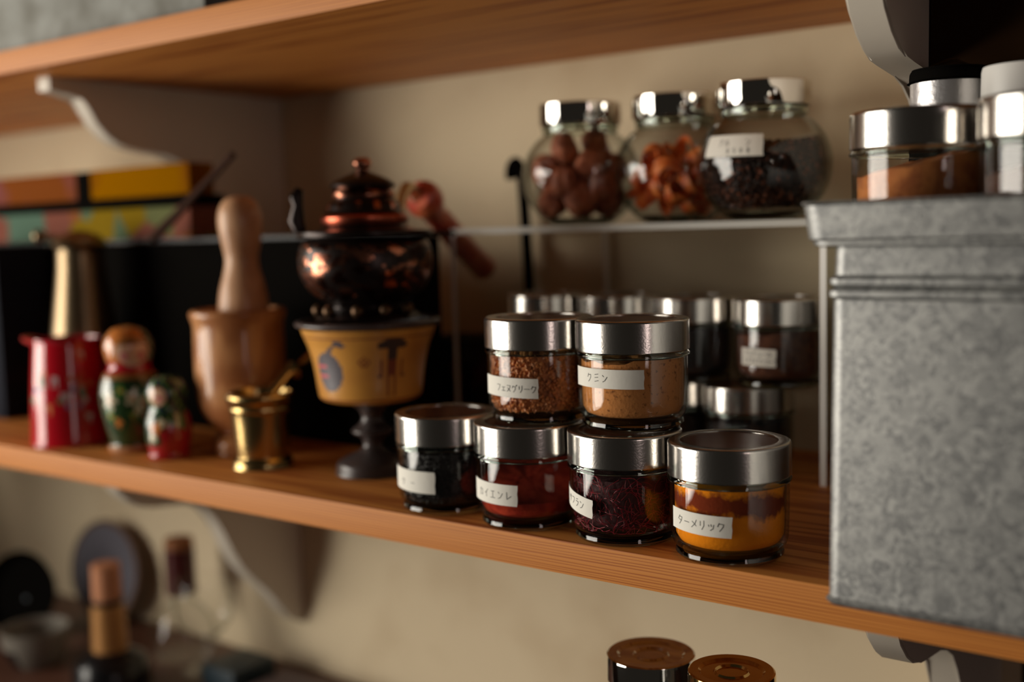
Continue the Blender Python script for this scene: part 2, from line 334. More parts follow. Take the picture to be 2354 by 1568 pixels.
def spice_jar(x, y, z, label, group, rz=0.0, s=1.0):
    global JAR0
    if JAR0 is None:
        JAR0 = empty('spice_jar', (x, y, z)); jar_parts(JAR0); r = JAR0
    else:
        src = JAR0; r = src.copy(); COL.objects.link(r)
        for ch in [c for c in src.children if c.name.split('.')[0] in ('glass_body', 'lid')]: copy_tree(ch, r)
    r.location = (x, y, z); r.rotation_euler = (0, 0, rz); r.scale = (s, s, s); tag(r, label, 'jar', group)
    return r
def stuff(name, me, mats, loc, label, cat='spice'):
    o = link(name, me, None, mats); o.location = loc; return tag(o, label, cat, kind='stuff')
def powder_mesh(h, tilt=0.0, rough=0.0012, az=0, r=RI - 0.0005, seed=1, z0=0.0068, dome=0.0):
    rng = random.Random(seed); bm = bmesh.new(); seg = 48; rings = []
    prof = [(r - 0.006, z0), (r - 0.0025, z0 + 0.0014), (r - 0.0006, z0 + 0.0045), (r - 0.0002, z0 + 0.009)]
    prof = [(a, b) for a, b in prof if b < h - 0.002] + [(r, None), (r * .8, None), (r * .55, None), (r * .28, None)]
    bot = bm.verts.new((0, 0, z0))
    ph = [rng.uniform(0, 6) for _ in range(4)]
    for q, z in prof:
        ring = []
        for i in range(seg):
            t = 2 * PI * i / seg
            zz = z if z is not None else h + tilt * math.cos(t - az) * q / r + rough * (math.sin(3 * t + ph[0]) * .5 + math.sin(7 * t + ph[1] + q * 200) * .3 + math.sin(13 * t + ph[2]) * .2) + dome * (1 - (q / r) ** 2)
            ring.append(bm.verts.new((q * math.cos(t), q * math.sin(t), zz)))
        rings.append(ring)
    for i in range(seg): bm.faces.new((bot, rings[0][(i + 1) % seg], rings[0][i]))
    for A, B in zip(rings, rings[1:]):
        for i in range(seg): bm.faces.new((A[i], A[(i + 1) % seg], B[(i + 1) % seg], B[i]))
    bm.faces.new(rings[-1])
    return mesh_from(bm, 'spice', True, 60)
def grains_mesh(n, rf, z0, z1, size, seed=1, elong=1.5, fill=True, surf=0.85, top=None):
    """many small faceted seeds crowded behind the glass, plus a core"""
    rng = random.Random(seed); verts = []; faces = []
    base = [(-1, 0, 0), (1, 0, 0), (0, -1, 0), (0, 1, 0), (0, 0, -1), (0, 0, 1)]
    bf = [(0, 2, 4), (2, 1, 4), (1, 3, 4), (3, 0, 4), (2, 0, 5), (1, 2, 5), (3, 1, 5), (0, 3, 5)]
    for k in range(n):
        t = rng.uniform(0, 2 * PI)
        if rng.random() < surf: z = rng.uniform(z0, z1); r = rf(z) - size * rng.uniform(0.6, 1.6)
        else:
            r0 = rf(z1); r = r0 * math.sqrt(rng.random()) - size * .8; z = (top(r, t) if top else z1) + rng.uniform(-.3, .6) * size
        r = max(r, 0)
        if top and z > top(r, t) + size: z = top(r, t) - rng.random() * size
        a, b, c = [rng.uniform(0, 6.28) for _ in range(3)]
        M = (Matrix.Rotation(a, 3, 'X') @ Matrix.Rotation(b, 3, 'Y') @ Matrix.Rotation(c, 3, 'Z'))
        s = size * rng.uniform(.75, 1.2); sc = (s * elong * .8, s * rng.uniform(.6, .95), s * rng.uniform(.6, .9)); o = Vector((r * math.cos(t), r * math.sin(t), z)); i0 = len(verts)
        for v in base: verts.append(o + M @ Vector((v[0] * sc[0], v[1] * sc[1], v[2] * sc[2])))
        faces += [tuple(i0 + i for i in f) for f in bf]
    # core
    seg = 24; rows = 8; i0 = len(verts)
    for j in range(rows + 1):
        z = z0 + (z1 - z0) * j / rows; r = max(rf(z) - size * 1.5, 0.001)
        for i in range(seg):
            t = 2 * PI * i / seg; zz = z
            if top: zz = min(z, top(r, t) - size * .3)
            verts.append(Vector((r * math.cos(t), r * math.sin(t), zz)))
    for j in range(rows):
        for i in range(seg): faces.append((i0 + j * seg + i, i0 + j * seg + (i + 1) % seg, i0 + (j + 1) * seg + (i + 1) % seg, i0 + (j + 1) * seg + i))
    faces.append(tuple(i0 + i for i in range(seg))[::-1]); faces.append(tuple(i0 + rows * seg + i for i in range(seg)))
    me = bpy.data.meshes.new('grains'); me.from_pydata(verts, [], faces); return me
def threads_mesh(n, R, z0, z1, seed=3, rad=0.00016):
    rng = random.Random(seed); bm = bmesh.new()
    for k in range(n):
        t = rng.uniform(0, 2 * PI); z = rng.uniform(z0, z1 - 0.002); a = rng.uniform(0, 2 * PI); ln = rng.uniform(.006, .013); cv = rng.uniform(-1.5, 1.5); pts = []
        u, v = t * R, z
        for i in range(6):
            r = R - rng.uniform(0.0003, 0.0022); vv = min(max(v, z0), z1 + 0.001)
            pts.append((r * math.cos(u / R), r * math.sin(u / R), vv))
            u += math.cos(a) * ln / 5; v += math.sin(a) * ln / 5; a += cv / 5
        add_tube(bm, pts, rad, 3)
    return mesh_from(bm, 'threads', False)

RF = lambda z: (RI - 0.0003) if z > 0.011 else RI - 0.0003 - (0.011 - z) * 0.55
P_T, P_S, P_P, P_B = (0.0495, 0.0262), (-0.0137, 0.0290), (-0.0770, 0.0272), (-0.1405, 0.0300)
P_F, P_C = (-0.0735, 0.0353), (-0.0144, 0.0400)
GR = 'steel-lidded glass spice jars with handwritten labels'
LZ = HJ + 0.0002
# turmeric ---------------------------------------------------
def turmeric_mat():
    m = mat('turmeric_powder', (0.85, 0.30, 0.02), 0.9, spec=0.1, bump=(500, 0.3)); nt = m.node_tree; b = nt.nodes['Principled BSDF']
    tc = [n for n in nt.nodes if n.type == 'TEX_COORD'][0]; N = nt.nodes.new; Lk = nt.links.new
    sp = N('ShaderNodeSeparateXYZ'); Lk(tc.outputs['Object'], sp.inputs[0])
    nz = N('ShaderNodeTexNoise'); nz.inputs['Scale'].default_value = 75; nz.inputs['Detail'].default_value = 9; nz.inputs['Roughness'].default_value = 0.65; Lk(tc.outputs['Object'], nz.inputs['Vector'])
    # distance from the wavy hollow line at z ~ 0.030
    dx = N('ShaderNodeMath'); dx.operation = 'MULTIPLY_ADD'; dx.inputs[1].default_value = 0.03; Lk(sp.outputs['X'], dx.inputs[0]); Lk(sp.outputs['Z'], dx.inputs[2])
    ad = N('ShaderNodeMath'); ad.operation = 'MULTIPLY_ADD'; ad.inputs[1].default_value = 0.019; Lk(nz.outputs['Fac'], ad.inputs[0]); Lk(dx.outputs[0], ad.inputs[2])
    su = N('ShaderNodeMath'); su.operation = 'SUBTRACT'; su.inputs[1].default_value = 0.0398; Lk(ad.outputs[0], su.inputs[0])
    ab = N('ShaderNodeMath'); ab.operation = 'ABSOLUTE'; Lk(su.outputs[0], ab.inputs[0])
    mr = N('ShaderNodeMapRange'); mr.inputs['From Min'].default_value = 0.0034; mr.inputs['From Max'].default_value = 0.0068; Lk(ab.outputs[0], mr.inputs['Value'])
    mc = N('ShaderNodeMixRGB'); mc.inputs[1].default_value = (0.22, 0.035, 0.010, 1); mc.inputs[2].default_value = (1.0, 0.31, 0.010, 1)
    Lk(mr.outputs[0], mc.inputs[0]); Lk(mc.outputs[0], b.inputs['Base Color']); return m
j = spice_jar(*P_T, 0, 'glass jar of bright orange powder standing in front of the rest at right', GR)
wrap_label(j, RJ, view_az(*P_T), -66, 2, 0.0155, 0.0260, 0.0012, [('ターメリック', 0.0055, 0.0030, 0.0046, 0.0046)], 0.004)
stuff('turmeric_powder', powder_mesh(0.0384, 0.001, r=RI - 0.0009), [turmeric_mat()], (*P_T, 0.0), 'bright orange ground turmeric filling the jar at right')
# saffron -----------------------------------------------------
j = spice_jar(*P_S, 0, 'glass jar of dark red threads, third from left in the front row', GR)
wrap_label(j, RJ, view_az(*P_S), -93, -35, 0.0148, 0.0248, 0.0045, [('サフラン', 0.0085, 0.0032, 0.0042, 0.0042)], 0.004)
stuff('saffron_threads', threads_mesh(520, RI, 0.0075, 0.036), [mat('saffron_red', (0.30, 0.008, 0.022), 0.45)], (*P_S, 0), 'tangle of dark red saffron threads in the jar with a side label')
stuff('saffron_threads', powder_mesh(0.0340, 0.001, r=RI - 0.0026, z0=0.0078, seed=77), [mat('saffron_mass', (0.045, 0.004, 0.006), 0.7, bump=(300, .8))], (*P_S, 0), 'packed dark maroon saffron behind the loose red threads')
# paprika -----------------------------------------------------
j = spice_jar(*P_P, 0, 'glass jar with a low heap of brick red powder, second in front row', GR)
wrap_label(j, RJ, view_az(*P_P), -82, -13, 0.0150, 0.0268, 0.0008, [('カイエンレ', 0.0085, 0.0034, 0.0046, 0.0052)], 0.004)
stuff('red_chilli_powder', powder_mesh(0.0215, 0.0125, az=view_az(*P_P) + 3.0, seed=5), [mat('chilli_powder', (0.42, 0.045, 0.018), 0.9, spec=0.1, var=(150, (0.28, 0.02, 0.01), 3, .4, .7), bump=(600, .3))], (*P_P, 0), 'brick red ground chilli lying low in its jar')
# black -------------------------------------------------------
j = spice_jar(*P_B, 0, 'glass jar of black seeds at the left end of the front row', GR)
wrap_label(j, RJ, view_az(*P_B), -88, -15, 0.0138, 0.0268, 0.001, [('クローブ', 0.013, 0.0034, 0.0040, 0.0044)], 0.004)
stuff('black_seeds', grains_mesh(1600, RF, 0.0070, 0.036, 0.0010, 11), [mat('black_seed', (0.014, 0.011, 0.010), 0.5)], (*P_B, 0), 'black seeds filling the leftmost front jar')
# fenugreek ---------------------------------------------------
j = spice_jar(*P_F, LZ, 'glass jar of golden brown seeds stacked on the second front jar', GR)
wrap_label(j, RJ, view_az(*P_F), -76, -2, 0.0152, 0.0262, 0.0010, [('フェヌグリーク', 0.0125, 0.0032, 0.0040, 0.0037)], 0.004)
stuff('fenugreek_seeds', grains_mesh(2800, RF, 0.0070, 0.0382, 0.00155, 21, 1.2), [mat('fenugreek', (0.74, 0.29, 0.09), 0.5, var=(260, (0.48, 0.16, 0.05), 2, .35, .65))], (*P_F, LZ), 'golden brown fenugreek seeds in the upper left jar')
# cumin -------------------------------------------------------
j = spice_jar(*P_C, LZ, 'glass jar of tan brown powder stacked on the third front jar', GR)
wrap_label(j, RJ, view_az(*P_C), -76, 11, 0.0234, 0.0336, 0.0004, [('クミン', 0.0125, 0.0032, 0.0044, 0.0052)], 0.004)
stuff('cumin_powder', powder_mesh(0.0372, 0.0012, rough=0.0022, seed=9), [mat('cumin_powder', (0.66, 0.27, 0.085), 0.9, spec=0.1, var=(420, (0.20, 0.07, 0.025), 6, .58, .74), bump=(420, .5))], (*P_C, LZ), 'tan brown ground cumin in the upper right front jar')
# back jars -----------------------------------------------------
GB = 'steel-lidded spice jars standing under the clear rack'
DARKS = [mat('dark_spice', (0.030, 0.016, 0.010), 0.9, var=(200, (0.012, .008, .006), 3, .4, .7)), mat('brown_ground_spice', (0.13, 0.045, 0.02), 0.9, var=(240, (0.06, .02, .012), 4, .4, .7)), mat('grey_black_spice', (0.012, 0.011, 0.012), 0.8)]
KX = [(-0.2010, 0.226), (-0.1365, 0.228), (-0.0735, 0.222), (-0.0078, 0.220)]
KN = ['behind the golden seed jar', 'hidden between the stacked front jars', 'right behind the tan powder jar', 'beside the galvanised bin']
for i, (x, y) in enumerate(KX):
    j = spice_jar(x, y, LZ, 'steel-lidded jar, upper layer under the rack, ' + KN[i], GB)
    if i == 3: wrap_label(j, RJ, view_az(x, y), -52, -4, 0.0150, 0.0265, 0.0008, [('アムチュール', 0.0025, 0.0066, 0.0036, 0.0034), ('(ドライマンゴー)', 0.0018, 0.0018, 0.0034, 0.0027)], 0.003)
    stuff('ground_spice', powder_mesh(0.036, 0.002, seed=30 + i), [DARKS[(2, 0, 2, 1)[i]]], (x, y, LZ), ['blackish spice inside the jar behind the golden seed jar', 'dark spice inside the mostly hidden jar under the rack', 'black spice inside the jar right behind the tan powder jar', 'reddish brown spice inside the jar labelled in two lines'][i])
    x = (-0.2180, -0.1555, -0.0930, -0.0305)[i]; y = 0.221
    j = spice_jar(x, y, 0, 'steel-lidded jar, lower layer under the rack, ' + KN[i], GB)
    stuff('ground_spice', powder_mesh(0.034, 0.002, seed=40 + i), [DARKS[(0, 2, 0, 2)[i]]], (x, y, 0), 'dark spice inside the lower-layer jar under the rack, ' + KN[i])

# ---------------------------------------------------------------- clear acrylic rack
RX0, RX1, RY0, RY1, RZ = -0.2655, 0.0365, 0.190, 0.288, 0.1690
M_ACR = glass_thin('clear_acrylic', (0.97, 0.97, 0.96), 0.7); M_EDGE = mat('frosted_acrylic_edge', (0.66, 0.64, 0.58), 0.4, trans=0.3); M_SIDE = mat('polished_acrylic_edge', (0.97, 0.95, 0.90), 0.40, 0.1)
rk = empty('display_rack', ((RX0 + RX1) / 2, RY0, 0), label='clear acrylic riser rack over the back jars, carrying three round jars', cat='rack')
ox = (RX0 + RX1) / 2
def rack_part(name, lo, hi):
    bm = bmesh.new(); add_box(bm, [lo[0] - ox, lo[1] - RY0, lo[2]], [hi[0] - ox, hi[1] - RY0, hi[2]])
    bm.faces.ensure_lookup_table(); bm.normal_update()
    for f in bm.faces:
        thin = (f.calc_area() < 0.0021)
        f.material_index = 1 if thin and abs(f.normal.y) > 0.9 else 0
    return link(name, mesh_from(bm, name, False), rk, [M_ACR, M_SIDE if name == 'side_panel' else M_EDGE])
rack_part('side_panel', (RX0, RY0, 0.0), (RX0 + 0.0042, RY1, RZ - 0.0045)); rack_part('side_panel', (RX1 - 0.0042, RY0, 0.0), (RX1, RY1, RZ - 0.0045))
rack_part('top_plate', (RX0, RY0, RZ - 0.0044), (RX1, RY1, RZ))
tag(tube('hanging_cord', [(-0.1885, 0.2925, 0.1680), (-0.1887, 0.2926, 0.13), (-0.1880, 0.2924, 0.10), (-0.1876, 0.2925, 0.002)], 0.0023, mat('pale_cord', (0.85, 0.80, 0.72), 0.4)), 'thin pale cord running up the wall behind the rack', 'cord')
tag(tube('iron_rod', sub_path([(-0.2576, 0.282, 0.001), (-0.2585, 0.283, 0.11), (-0.2635, 0.284, 0.20), (-0.2665, 0.284, 0.2195), (-0.2705, 0.283, 0.2235), (-0.2740, 0.282, 0.2180), (-0.2735, 0.281, 0.2100)], 4), 0.0046, M_BLACKM), 'black iron rod with a hooked top leaning by the wall', 'rod')

# ---------------------------------------------------------------- round jars on the rack
GPROF = [(0.0145, 0.0), (0.0200, 0.0006), (0.0265, 0.0040), (0.0345, 0.0120), (0.0395, 0.0215), (0.0415, 0.0320), (0.0410, 0.0415), (0.0375, 0.0510), (0.0320, 0.0585), (0.0272, 0.0625), (0.0256, 0.0650), (0.0256, 0.0690)]
GP = smooth_prof(GPROF, 3)
def g_r(z, inset=0.0014):
    for (r0, z0), (r1, z1) in zip(GP, GP[1:]):
        if z0 <= z <= z1 and z1 > z0: return r0 + (r1 - r0) * (z - z0) / (z1 - z0) - inset
    return GP[-1][0] - inset
def globe_jar(x, y, z, label, group, s=1.0):
    r = empty('round_jar', (x, y, z)); r.scale = (s, s, s); tag(r, label, 'jar', group)
    bm = bmesh.new(); add_lathe(bm, GP, 64, False, mi=0)
    inn = [(max(a - 0.0014, 0.001), b) for a, b in GP if b > 0.005]; add_lathe(bm, inn, 64, False, mi=0)
    add_lathe(bm, [(0, 0.0014), (0.0145, 0.0009), (0.0200, 0.0010), (0.0252, 0.0040), (0.0246, 0.0052), (0, 0.0056)], 64, False, mi=1)
    add_lathe(bm, [(0.0243, 0.0645), (0.0268, 0.0645), (0.0272, 0.0662), (0.0268, 0.0680), (0.0243, 0.0680)], 64, True, mi=1)
    link('glass_body', mesh_from(bm, 'glass_body', True, 60), r, [M_GLASS, M_GREEN])
    lathe('lid', [(0, 0.0835), (0.018, 0.0838), (0.0280, 0.0842), (0.0287, 0.0840), (0.0290, 0.0836), (0.0290, 0.0830), (0.0290, 0.0700), (0.0286, 0.0693), (0.0276, 0.0693), (0.0274, 0.081), (0, 0.081)], M_CHROME, r, 72, ang=30)
    return r
GG = 'chrome-lidded round jars on the clear rack'
PG = [(-0.1690, 0.2290), (-0.0935, 0.2375), (-0.0170, 0.2180)]
LG = RZ + 0.0003; GS = 1.06
globe_jar(*PG[0], LG, 'leftmost round chrome-lidded jar on the rack, holding whole nutmegs', GG, GS)
globe_jar(*PG[1], LG, 'middle round chrome-lidded jar on the rack, holding orange-red curled mace', GG, GS)
g3 = globe_jar(*PG[2], LG, 'rightmost round chrome-lidded jar on the rack, with black seeds and paper label', GG, GS)
wrap_label(g3, lambda z: g_r(z, 0), view_az(*PG[2]), -57, -1, 0.0375, 0.0505, 0.0008, [('アルダモン', 0.011, 0.0062, 0.0042, 0.0045), ('8508', 0.017, 0.0018, 0.0032, 0.0042)], 0.004, off=0.0004)
def seed_top(r, t):
    d = t - (view_az(*PG[2]) + PI / 2)
    return 0.0455 + 0.0035 * math.cos(d) * r / 0.04 + 0.0015 * math.sin(3 * t)
o = stuff('black_seed_pods', grains_mesh(4200, lambda z: g_r(z, 0.0028), 0.0075, 0.0500, 0.0013, 61, 1.4, surf=0.8, top=seed_top), [mat('black_pod', (0.022, 0.011, 0.008), 0.6, spec=.3, var=(300, (0.34, 0.11, 0.055), 2, .58, .70))], (*PG[2], LG), 'black and brown seed pods in the rightmost round jar')
o.scale = (GS,) * 3
M_NUT = mat('nutmeg_brown', (0.45, 0.14, 0.065), 0.6, var=(1.6, (0.22, 0.06, 0.03), 5, .42, .62), bump=(4, 1.0))
def nut_mesh(seed):
    rng = random.Random(seed); bm = bmesh.new(); bmesh.ops.create_uvsphere(bm, u_segments=24, v_segments=16, radius=1)
    ph = [rng.uniform(0, 6) for _ in range(3)]
    for v in bm.verts:
        t = math.atan2(v.co.y, v.co.x); f = 1 + 0.09 * math.sin(5 * t + ph[0] + v.co.z) + 0.06 * math.sin(9 * t + ph[1] + 2 * v.co.z) + .05 * math.sin(6 * v.co.z + ph[2]) - .05 * (abs(v.co.z) > .9)
        v.co = Vector((v.co.x * f, v.co.y * f, v.co.z * 1.25))
    return mesh_from(bm, 'nutmeg')
nuts = [nut_mesh(k) for k in range(3)]
for me in nuts: me.materials.append(M_NUT)
va = view_az(*PG[0]); fr = Vector((math.cos(va), math.sin(va), 0)); rt = Vector((-fr.y, fr.x, 0))
NS = [(-.022, .006, .0165, .0105), (-.001, .018, .0185, .0115), (.020, .010, .0165, .0105), (-.025, .004, .0385, .0105), (.006, .016, .0400, .0110), (.024, -.004, .0375, .0110), (-.012, .012, .0560 - .002, .0095), (.0, -.012, .0165, .0110), (-.002, -.016, .038, .0115), (.010, -.002, .0585, .0090), (-.018, -.016, .025, .0105), (.022, -.014, .022, .0105), (.012, .020, .0250, .0095), (-.013, .021, .0300, .0095), (-.012, -.012, .050, .0105), (.012, -.014, .050, .0105)]
for k, (a, b, z, s) in enumerate(NS):
    o = bpy.data.objects.new('nutmeg', nuts[k % 3]); COL.objects.link(o); p = Vector((*PG[0], LG)) + rt * a + fr * b + Vector((0, 0, z * GS))
    o.location = p; o.scale = (s, s, s); o.rotation_euler = (random.uniform(-.5, .5), random.uniform(-.5, .5), random.uniform(0, 6))
    tag(o, 'brown ridged whole nutmeg inside the leftmost round jar on the rack', 'nutmeg', 'whole nutmegs in the leftmost round jar')
M_MACE = mat('mace_orange', (0.66, 0.11, 0.018), 0.45, var=(1.2, (0.85, 0.26, 0.06), 3, .4, .6), bump=(5, .6))
def mace_mesh(seed):
    rng = random.Random(seed); bm = bmesh.new()
    for q in range(3):
        R0 = rng.uniform(.7, 1.0); a0 = rng.uniform(0, 6); z0 = rng.uniform(-.3, .3); tw = rng.uniform(-.5, .5); rows = []
        for i in range(15):
            t = a0 + i / 14 * rng.uniform(4.2, 4.6); ww = .32 * math.sin(PI * (i + .6) / 15.2) + .05
            r = R0 * (1 - .02 * i) ; c = Vector((r * math.cos(t), r * math.sin(t), z0 + tw * math.sin(t)))
            d = Vector((math.cos(t) * .3, math.sin(t) * .3, 1)).normalized()
            rows.append([bm.verts.new(c + d * ww + c.normalized() * .05), bm.verts.new(c - d * ww + c.normalized() * .05), bm.verts.new(c - d * ww - c.normalized() * .05), bm.verts.new(c + d * ww - c.normalized() * .05)])
        for A, B in zip(rows, rows[1:]):
            for e in range(4): bm.faces.new((A[e], A[(e + 1) % 4], B[(e + 1) % 4], B[e]))
        bm.faces.new(rows[0]); bm.faces.new(rows[-1][::-1])
    me = mesh_from(bm, 'mace'); me.materials.append(M_MACE); return me
maces = [mace_mesh(k) for k in range(4)]
va = view_az(*PG[1]); fr = Vector((math.cos(va), math.sin(va), 0)); rt = Vector((-fr.y, fr.x, 0))
MS = [(-.021, .010, .017, .0095), (-.003, .020, .018, .0105), (.018, .012, .016, .0100), (-.024, .004, .031, .0100), (-.005, .021, .034, .0115), (.016, .016, .031, .0105), (.026, .0, .028, .0095), (-.014, .010, .045, .0095), (.006, .010, .047, .0095), (.021, .002, .044, .0085),
      (-.010, .016, .026, .0105), (.008, .020, .024, .0100), (-.018, .014, .040, .0095), (.012, .016, .040, .0100), (.024, .008, .020, .0090), (-.006, .016, .0135, .0090), (.010, .014, .0125, .0085), (-.027, -.004, .022, .0095), (.000, .004, .050, .0090), (.000, .010, .028, .0110),
      (0, -.014, .018, .0105), (-.016, -.012, .030, .010), (.010, -.012, .036, .010), (.020, -.012, .018, .0095)]
for k, (a, b, z, s) in enumerate(MS):
    o = bpy.data.objects.new('mace_blade', maces[k % 4]); COL.objects.link(o); o.location = Vector((*PG[1], LG)) + rt * a + fr * b + Vector((0, 0, z * GS))
    o.scale = (s, s, s); o.rotation_euler = (random.uniform(-1.2, 1.2), random.uniform(-1.2, 1.2), random.uniform(0, 6))
    tag(o, 'curled orange-red mace inside the middle round jar on the rack', 'mace', 'curled mace in the middle round jar')

# ---------------------------------------------------------------- galvanised bin and what stands on it
bx0, bx1, by0, by1 = 0.1195, 0.345, -0.0235, 0.240
bin_ = empty('bread_bin', (bx0, by0, 0), label='galvanised grey metal bin with a lipped lid, right end of the shelf', cat='bin')
def gal(name, lo, hi, bev=0.002, parent=bin_):
    bm = bmesh.new(); add_box(bm, [lo[0] - bx0, lo[1] - by0, lo[2]], [hi[0] - bx0, hi[1] - by0, hi[2]], bev, 3); return link(name, mesh_from(bm, name, True, 35), parent, [M_GALV])
bm = bmesh.new(); rows = [(0.0, 0.0), (0.0018, -0.0012), (0.0035, 0.0), (0.1335, 0.0014), (0.1350, -0.0002), (0.1372, -0.0002), (0.1388, 0.0016), (0.1402, 0.0000), (0.1424, 0.0000), (0.1440, 0.0018), (0.1560, 0.0022)]
def rr(zv, ins, rc=0.006, n=5):
    out = []; X0, X1, Y0, Y1 = ins, bx1 - bx0 - ins, ins, by1 - by0 - ins
    for (cx, cy, a0) in ((X1 - rc, Y1 - rc, 0), (X0 + rc, Y1 - rc, PI / 2), (X0 + rc, Y0 + rc, PI), (X1 - rc, Y0 + rc, 1.5 * PI)):
        for i in range(n + 1): a = a0 + PI / 2 * i / n; out.append((cx + rc * math.cos(a), cy + rc * math.sin(a), zv))
    return out
R_ = [[bm.verts.new(p) for p in rr(zv, ins)] for zv, ins in rows]
for A, B in zip(R_, R_[1:]):
    for i in range(len(A)): bm.faces.new((A[i], A[(i + 1) % len(A)], B[(i + 1) % len(A)], B[i]))
bm.faces.new(R_[0][::-1]); bm.faces.new(R_[-1])
link('bin_body', mesh_from(bm, 'bin_body', True, 30), bin_, [M_GALV])
bm = bmesh.new(); rows = [(0.1562, -0.0040), (0.1570, -0.0056), (0.1584, -0.0056), (0.1596, -0.0072), (0.1735, -0.0088), (0.1744, -0.0098), (0.1752, -0.0094), (0.1752, -0.0076), (0.1735, -0.0066), (0.1575, -0.0056)]
R_ = [[bm.verts.new(p) for p in rr(zv, ins, 0.009)] for zv, ins in rows]
for A, B in zip(R_, R_[1:]):
    for i in range(len(A)): bm.faces.new((A[i], A[(i + 1) % len(A)], B[(i + 1) % len(A)], B[i]))
bm.faces.new(R_[-1])
inner = [bm.verts.new(p) for p in rr(0.1562, -0.0006, 0.006)]
for i in range(len(inner)): bm.faces.new((inner[i], inner[(i + 1) % len(inner)], R_[0][(i + 1) % len(inner)], R_[0][i]))
link('bin_lid', mesh_from(bm, 'bin_lid', True, 30), bin_, [M_GALV])
ZB = 0.1579
GJ = 'steel-lidded spice jars on top of the metal bin'
def big_jar(x, y, label, s, content, cl, zc):
    j = spice_jar(x, y, ZB, label, GJ, s=s); o = stuff('ground_spice', powder_mesh(zc, 0.0065, az=view_az(x, y) + PI / 2 + .3, seed=int(x * 999), r=RI - 0.0008), [content], (x, y, ZB), cl); o.scale = (s, s, s); return j
big_jar(0.1390, 0.0400, 'steel-lidded jar of orange-brown powder at the left corner of the bin lid', 0.985, mat('orange_brown_spice', (0.62, 0.22, 0.06), 0.9, var=(120, (0.35, 0.10, 0.03), 4, .4, .7), bump=(300, .4)), 'orange-brown ground spice in the left jar on the bin', 0.0355)
big_jar(0.2020, 0.0150, 'steel-lidded jar of dark spice cut off by the right edge', 0.98, mat('dusky_spice', (0.10, 0.05, 0.035), 0.9), 'dusky brown spice in the right jar on the bin', 0.033)
def bottle(x, y, h, r, label, capm, bandm, bodym, wrap=False):
    t = empty('spice_bottle', (x, y, ZB), label=label, cat='bottle')
    lathe('bottle_body', smooth_prof([(0, 0), (r * .9, 0), (r, .002), (r, h * .5), (r * .98, h * .60), (r * .8, h * .68), (r * .8, h * .70), (0, h * .70)], 2), bodym, t, 40)
    if bandm: lathe('cap_band', [(r * .80, h * .702), (r * .985, h * .702), (r * .985, h * .915), (r * .80, h * .915)], bandm, t, 48, True)
    c0 = h * .917 if bandm else h * .702
    lathe('cap', smooth_prof([(0, c0), (r, c0), (r * 1.01, c0 + .001), (r, h - .0022), (r * .94, h - .0004), (r * .85, h), (0, h)], 2), capm, t, 48)
    if wrap:
        bm = bmesh.new(); n = 9; top = bm.verts.new((-.001, 0, h + .0052)); t2 = bm.verts.new((.003, .001, h + .0050)); ring = [bm.verts.new((r * .66 * math.cos(2 * PI * i / n), r * .66 * math.sin(2 * PI * i / n), h + .0004)) for i in range(n)]
        for i in range(n): bm.faces.new((ring[i], ring[(i + 1) % n], top if i < n / 2 else t2))
        bm.faces.new((ring[0], top, t2)); bm.faces.new((ring[5], t2, top)); bm.faces.new(ring[::-1])
        link('plastic_wrap', mesh_from(bm, 'plastic_wrap', False), t, [glass_thin('cling_film', (.88, .86, .84), .6)])
    return t
bottle(0.1345, 0.1010, 0.0830, 0.0186, 'black-lidded bottle with a silver band, crinkled plastic on its cap', M_BLACKM, mat('satin_silver', (.62, .60, .60), .35, .8, bump=(400, .2)), M_BLACKM, True)
bottle(0.1745, 0.0860, 0.0790, 0.0200, 'white-capped bottle behind the jars on the bin, at the right edge', mat('white_plastic', (.72, .70, .66), .4), None, mat('white_plastic'), False)

tag(box('shade_board', (0.1188, 0.1220, 0.1579), (0.3300, 0.1310, 0.3010), mat('shade_umber', (0.030, 0.015, 0.0065), 0.8, spec=0.0), bev=0.001), 'dark umber board added as shade, upright behind the bottles on the bin', 'board')  # added dark sheet, stands in for the deep shade beside the bracket

# ---------------------------------------------------------------- left part of the shelf
# black box with a projecting lid
bb = empty('storage_box', (-0.60, 0.142, 0), label='long black box behind the dolls and mortars with a thin projecting lid', cat='box')
def P_(name, lo, hi, m, parent, bev=0.001, org=None):
    org = org or parent.matrix_world.translation if False else parent.location
    bm = bmesh.new(); add_box(bm, [lo[i] - org[i] for i in range(3)], [hi[i] - org[i] for i in range(3)], bev); return link(name, mesh_from(bm, name, True, 35), parent, [m])
P_('box_body', (-0.93, 0.142, 0), (-0.2655, 0.176, 0.1638), M_BLACKM, bb)
P_('box_lid', (-0.935, 0.139, 0.1640), (-0.2500, 0.178, 0.1678), mat('black_lid_gloss', (0.006, 0.006, 0.007), 0.4, spec=0.2), bb, 0.0015)
tag(box('floral_tin', (-0.3300, 0.2200, 0.0), (-0.2730, 0.2720, 0.0800), mat('dark_floral_print', (0.008, 0.010, 0.006), 0.6, spec=0.05, var=(45, (0.09, 0.015, 0.012), 3, .56, .66)), bev=0.003), 'small dark tin with faint red flowers between painted goblet and clear rack', 'tin')
tag(box('tall_tin', (-0.82, 0.075, 0.0), (-0.7270, 0.130, 0.1650), mat('navy_maroon_print', (0.012, 0.014, 0.022), 0.6, spec=0.05, var=(9, (0.075, 0.012, 0.022), 2, .45, .6)), bev=0.003), 'tall dark navy and maroon tin at the left edge of the shelf', 'tin')
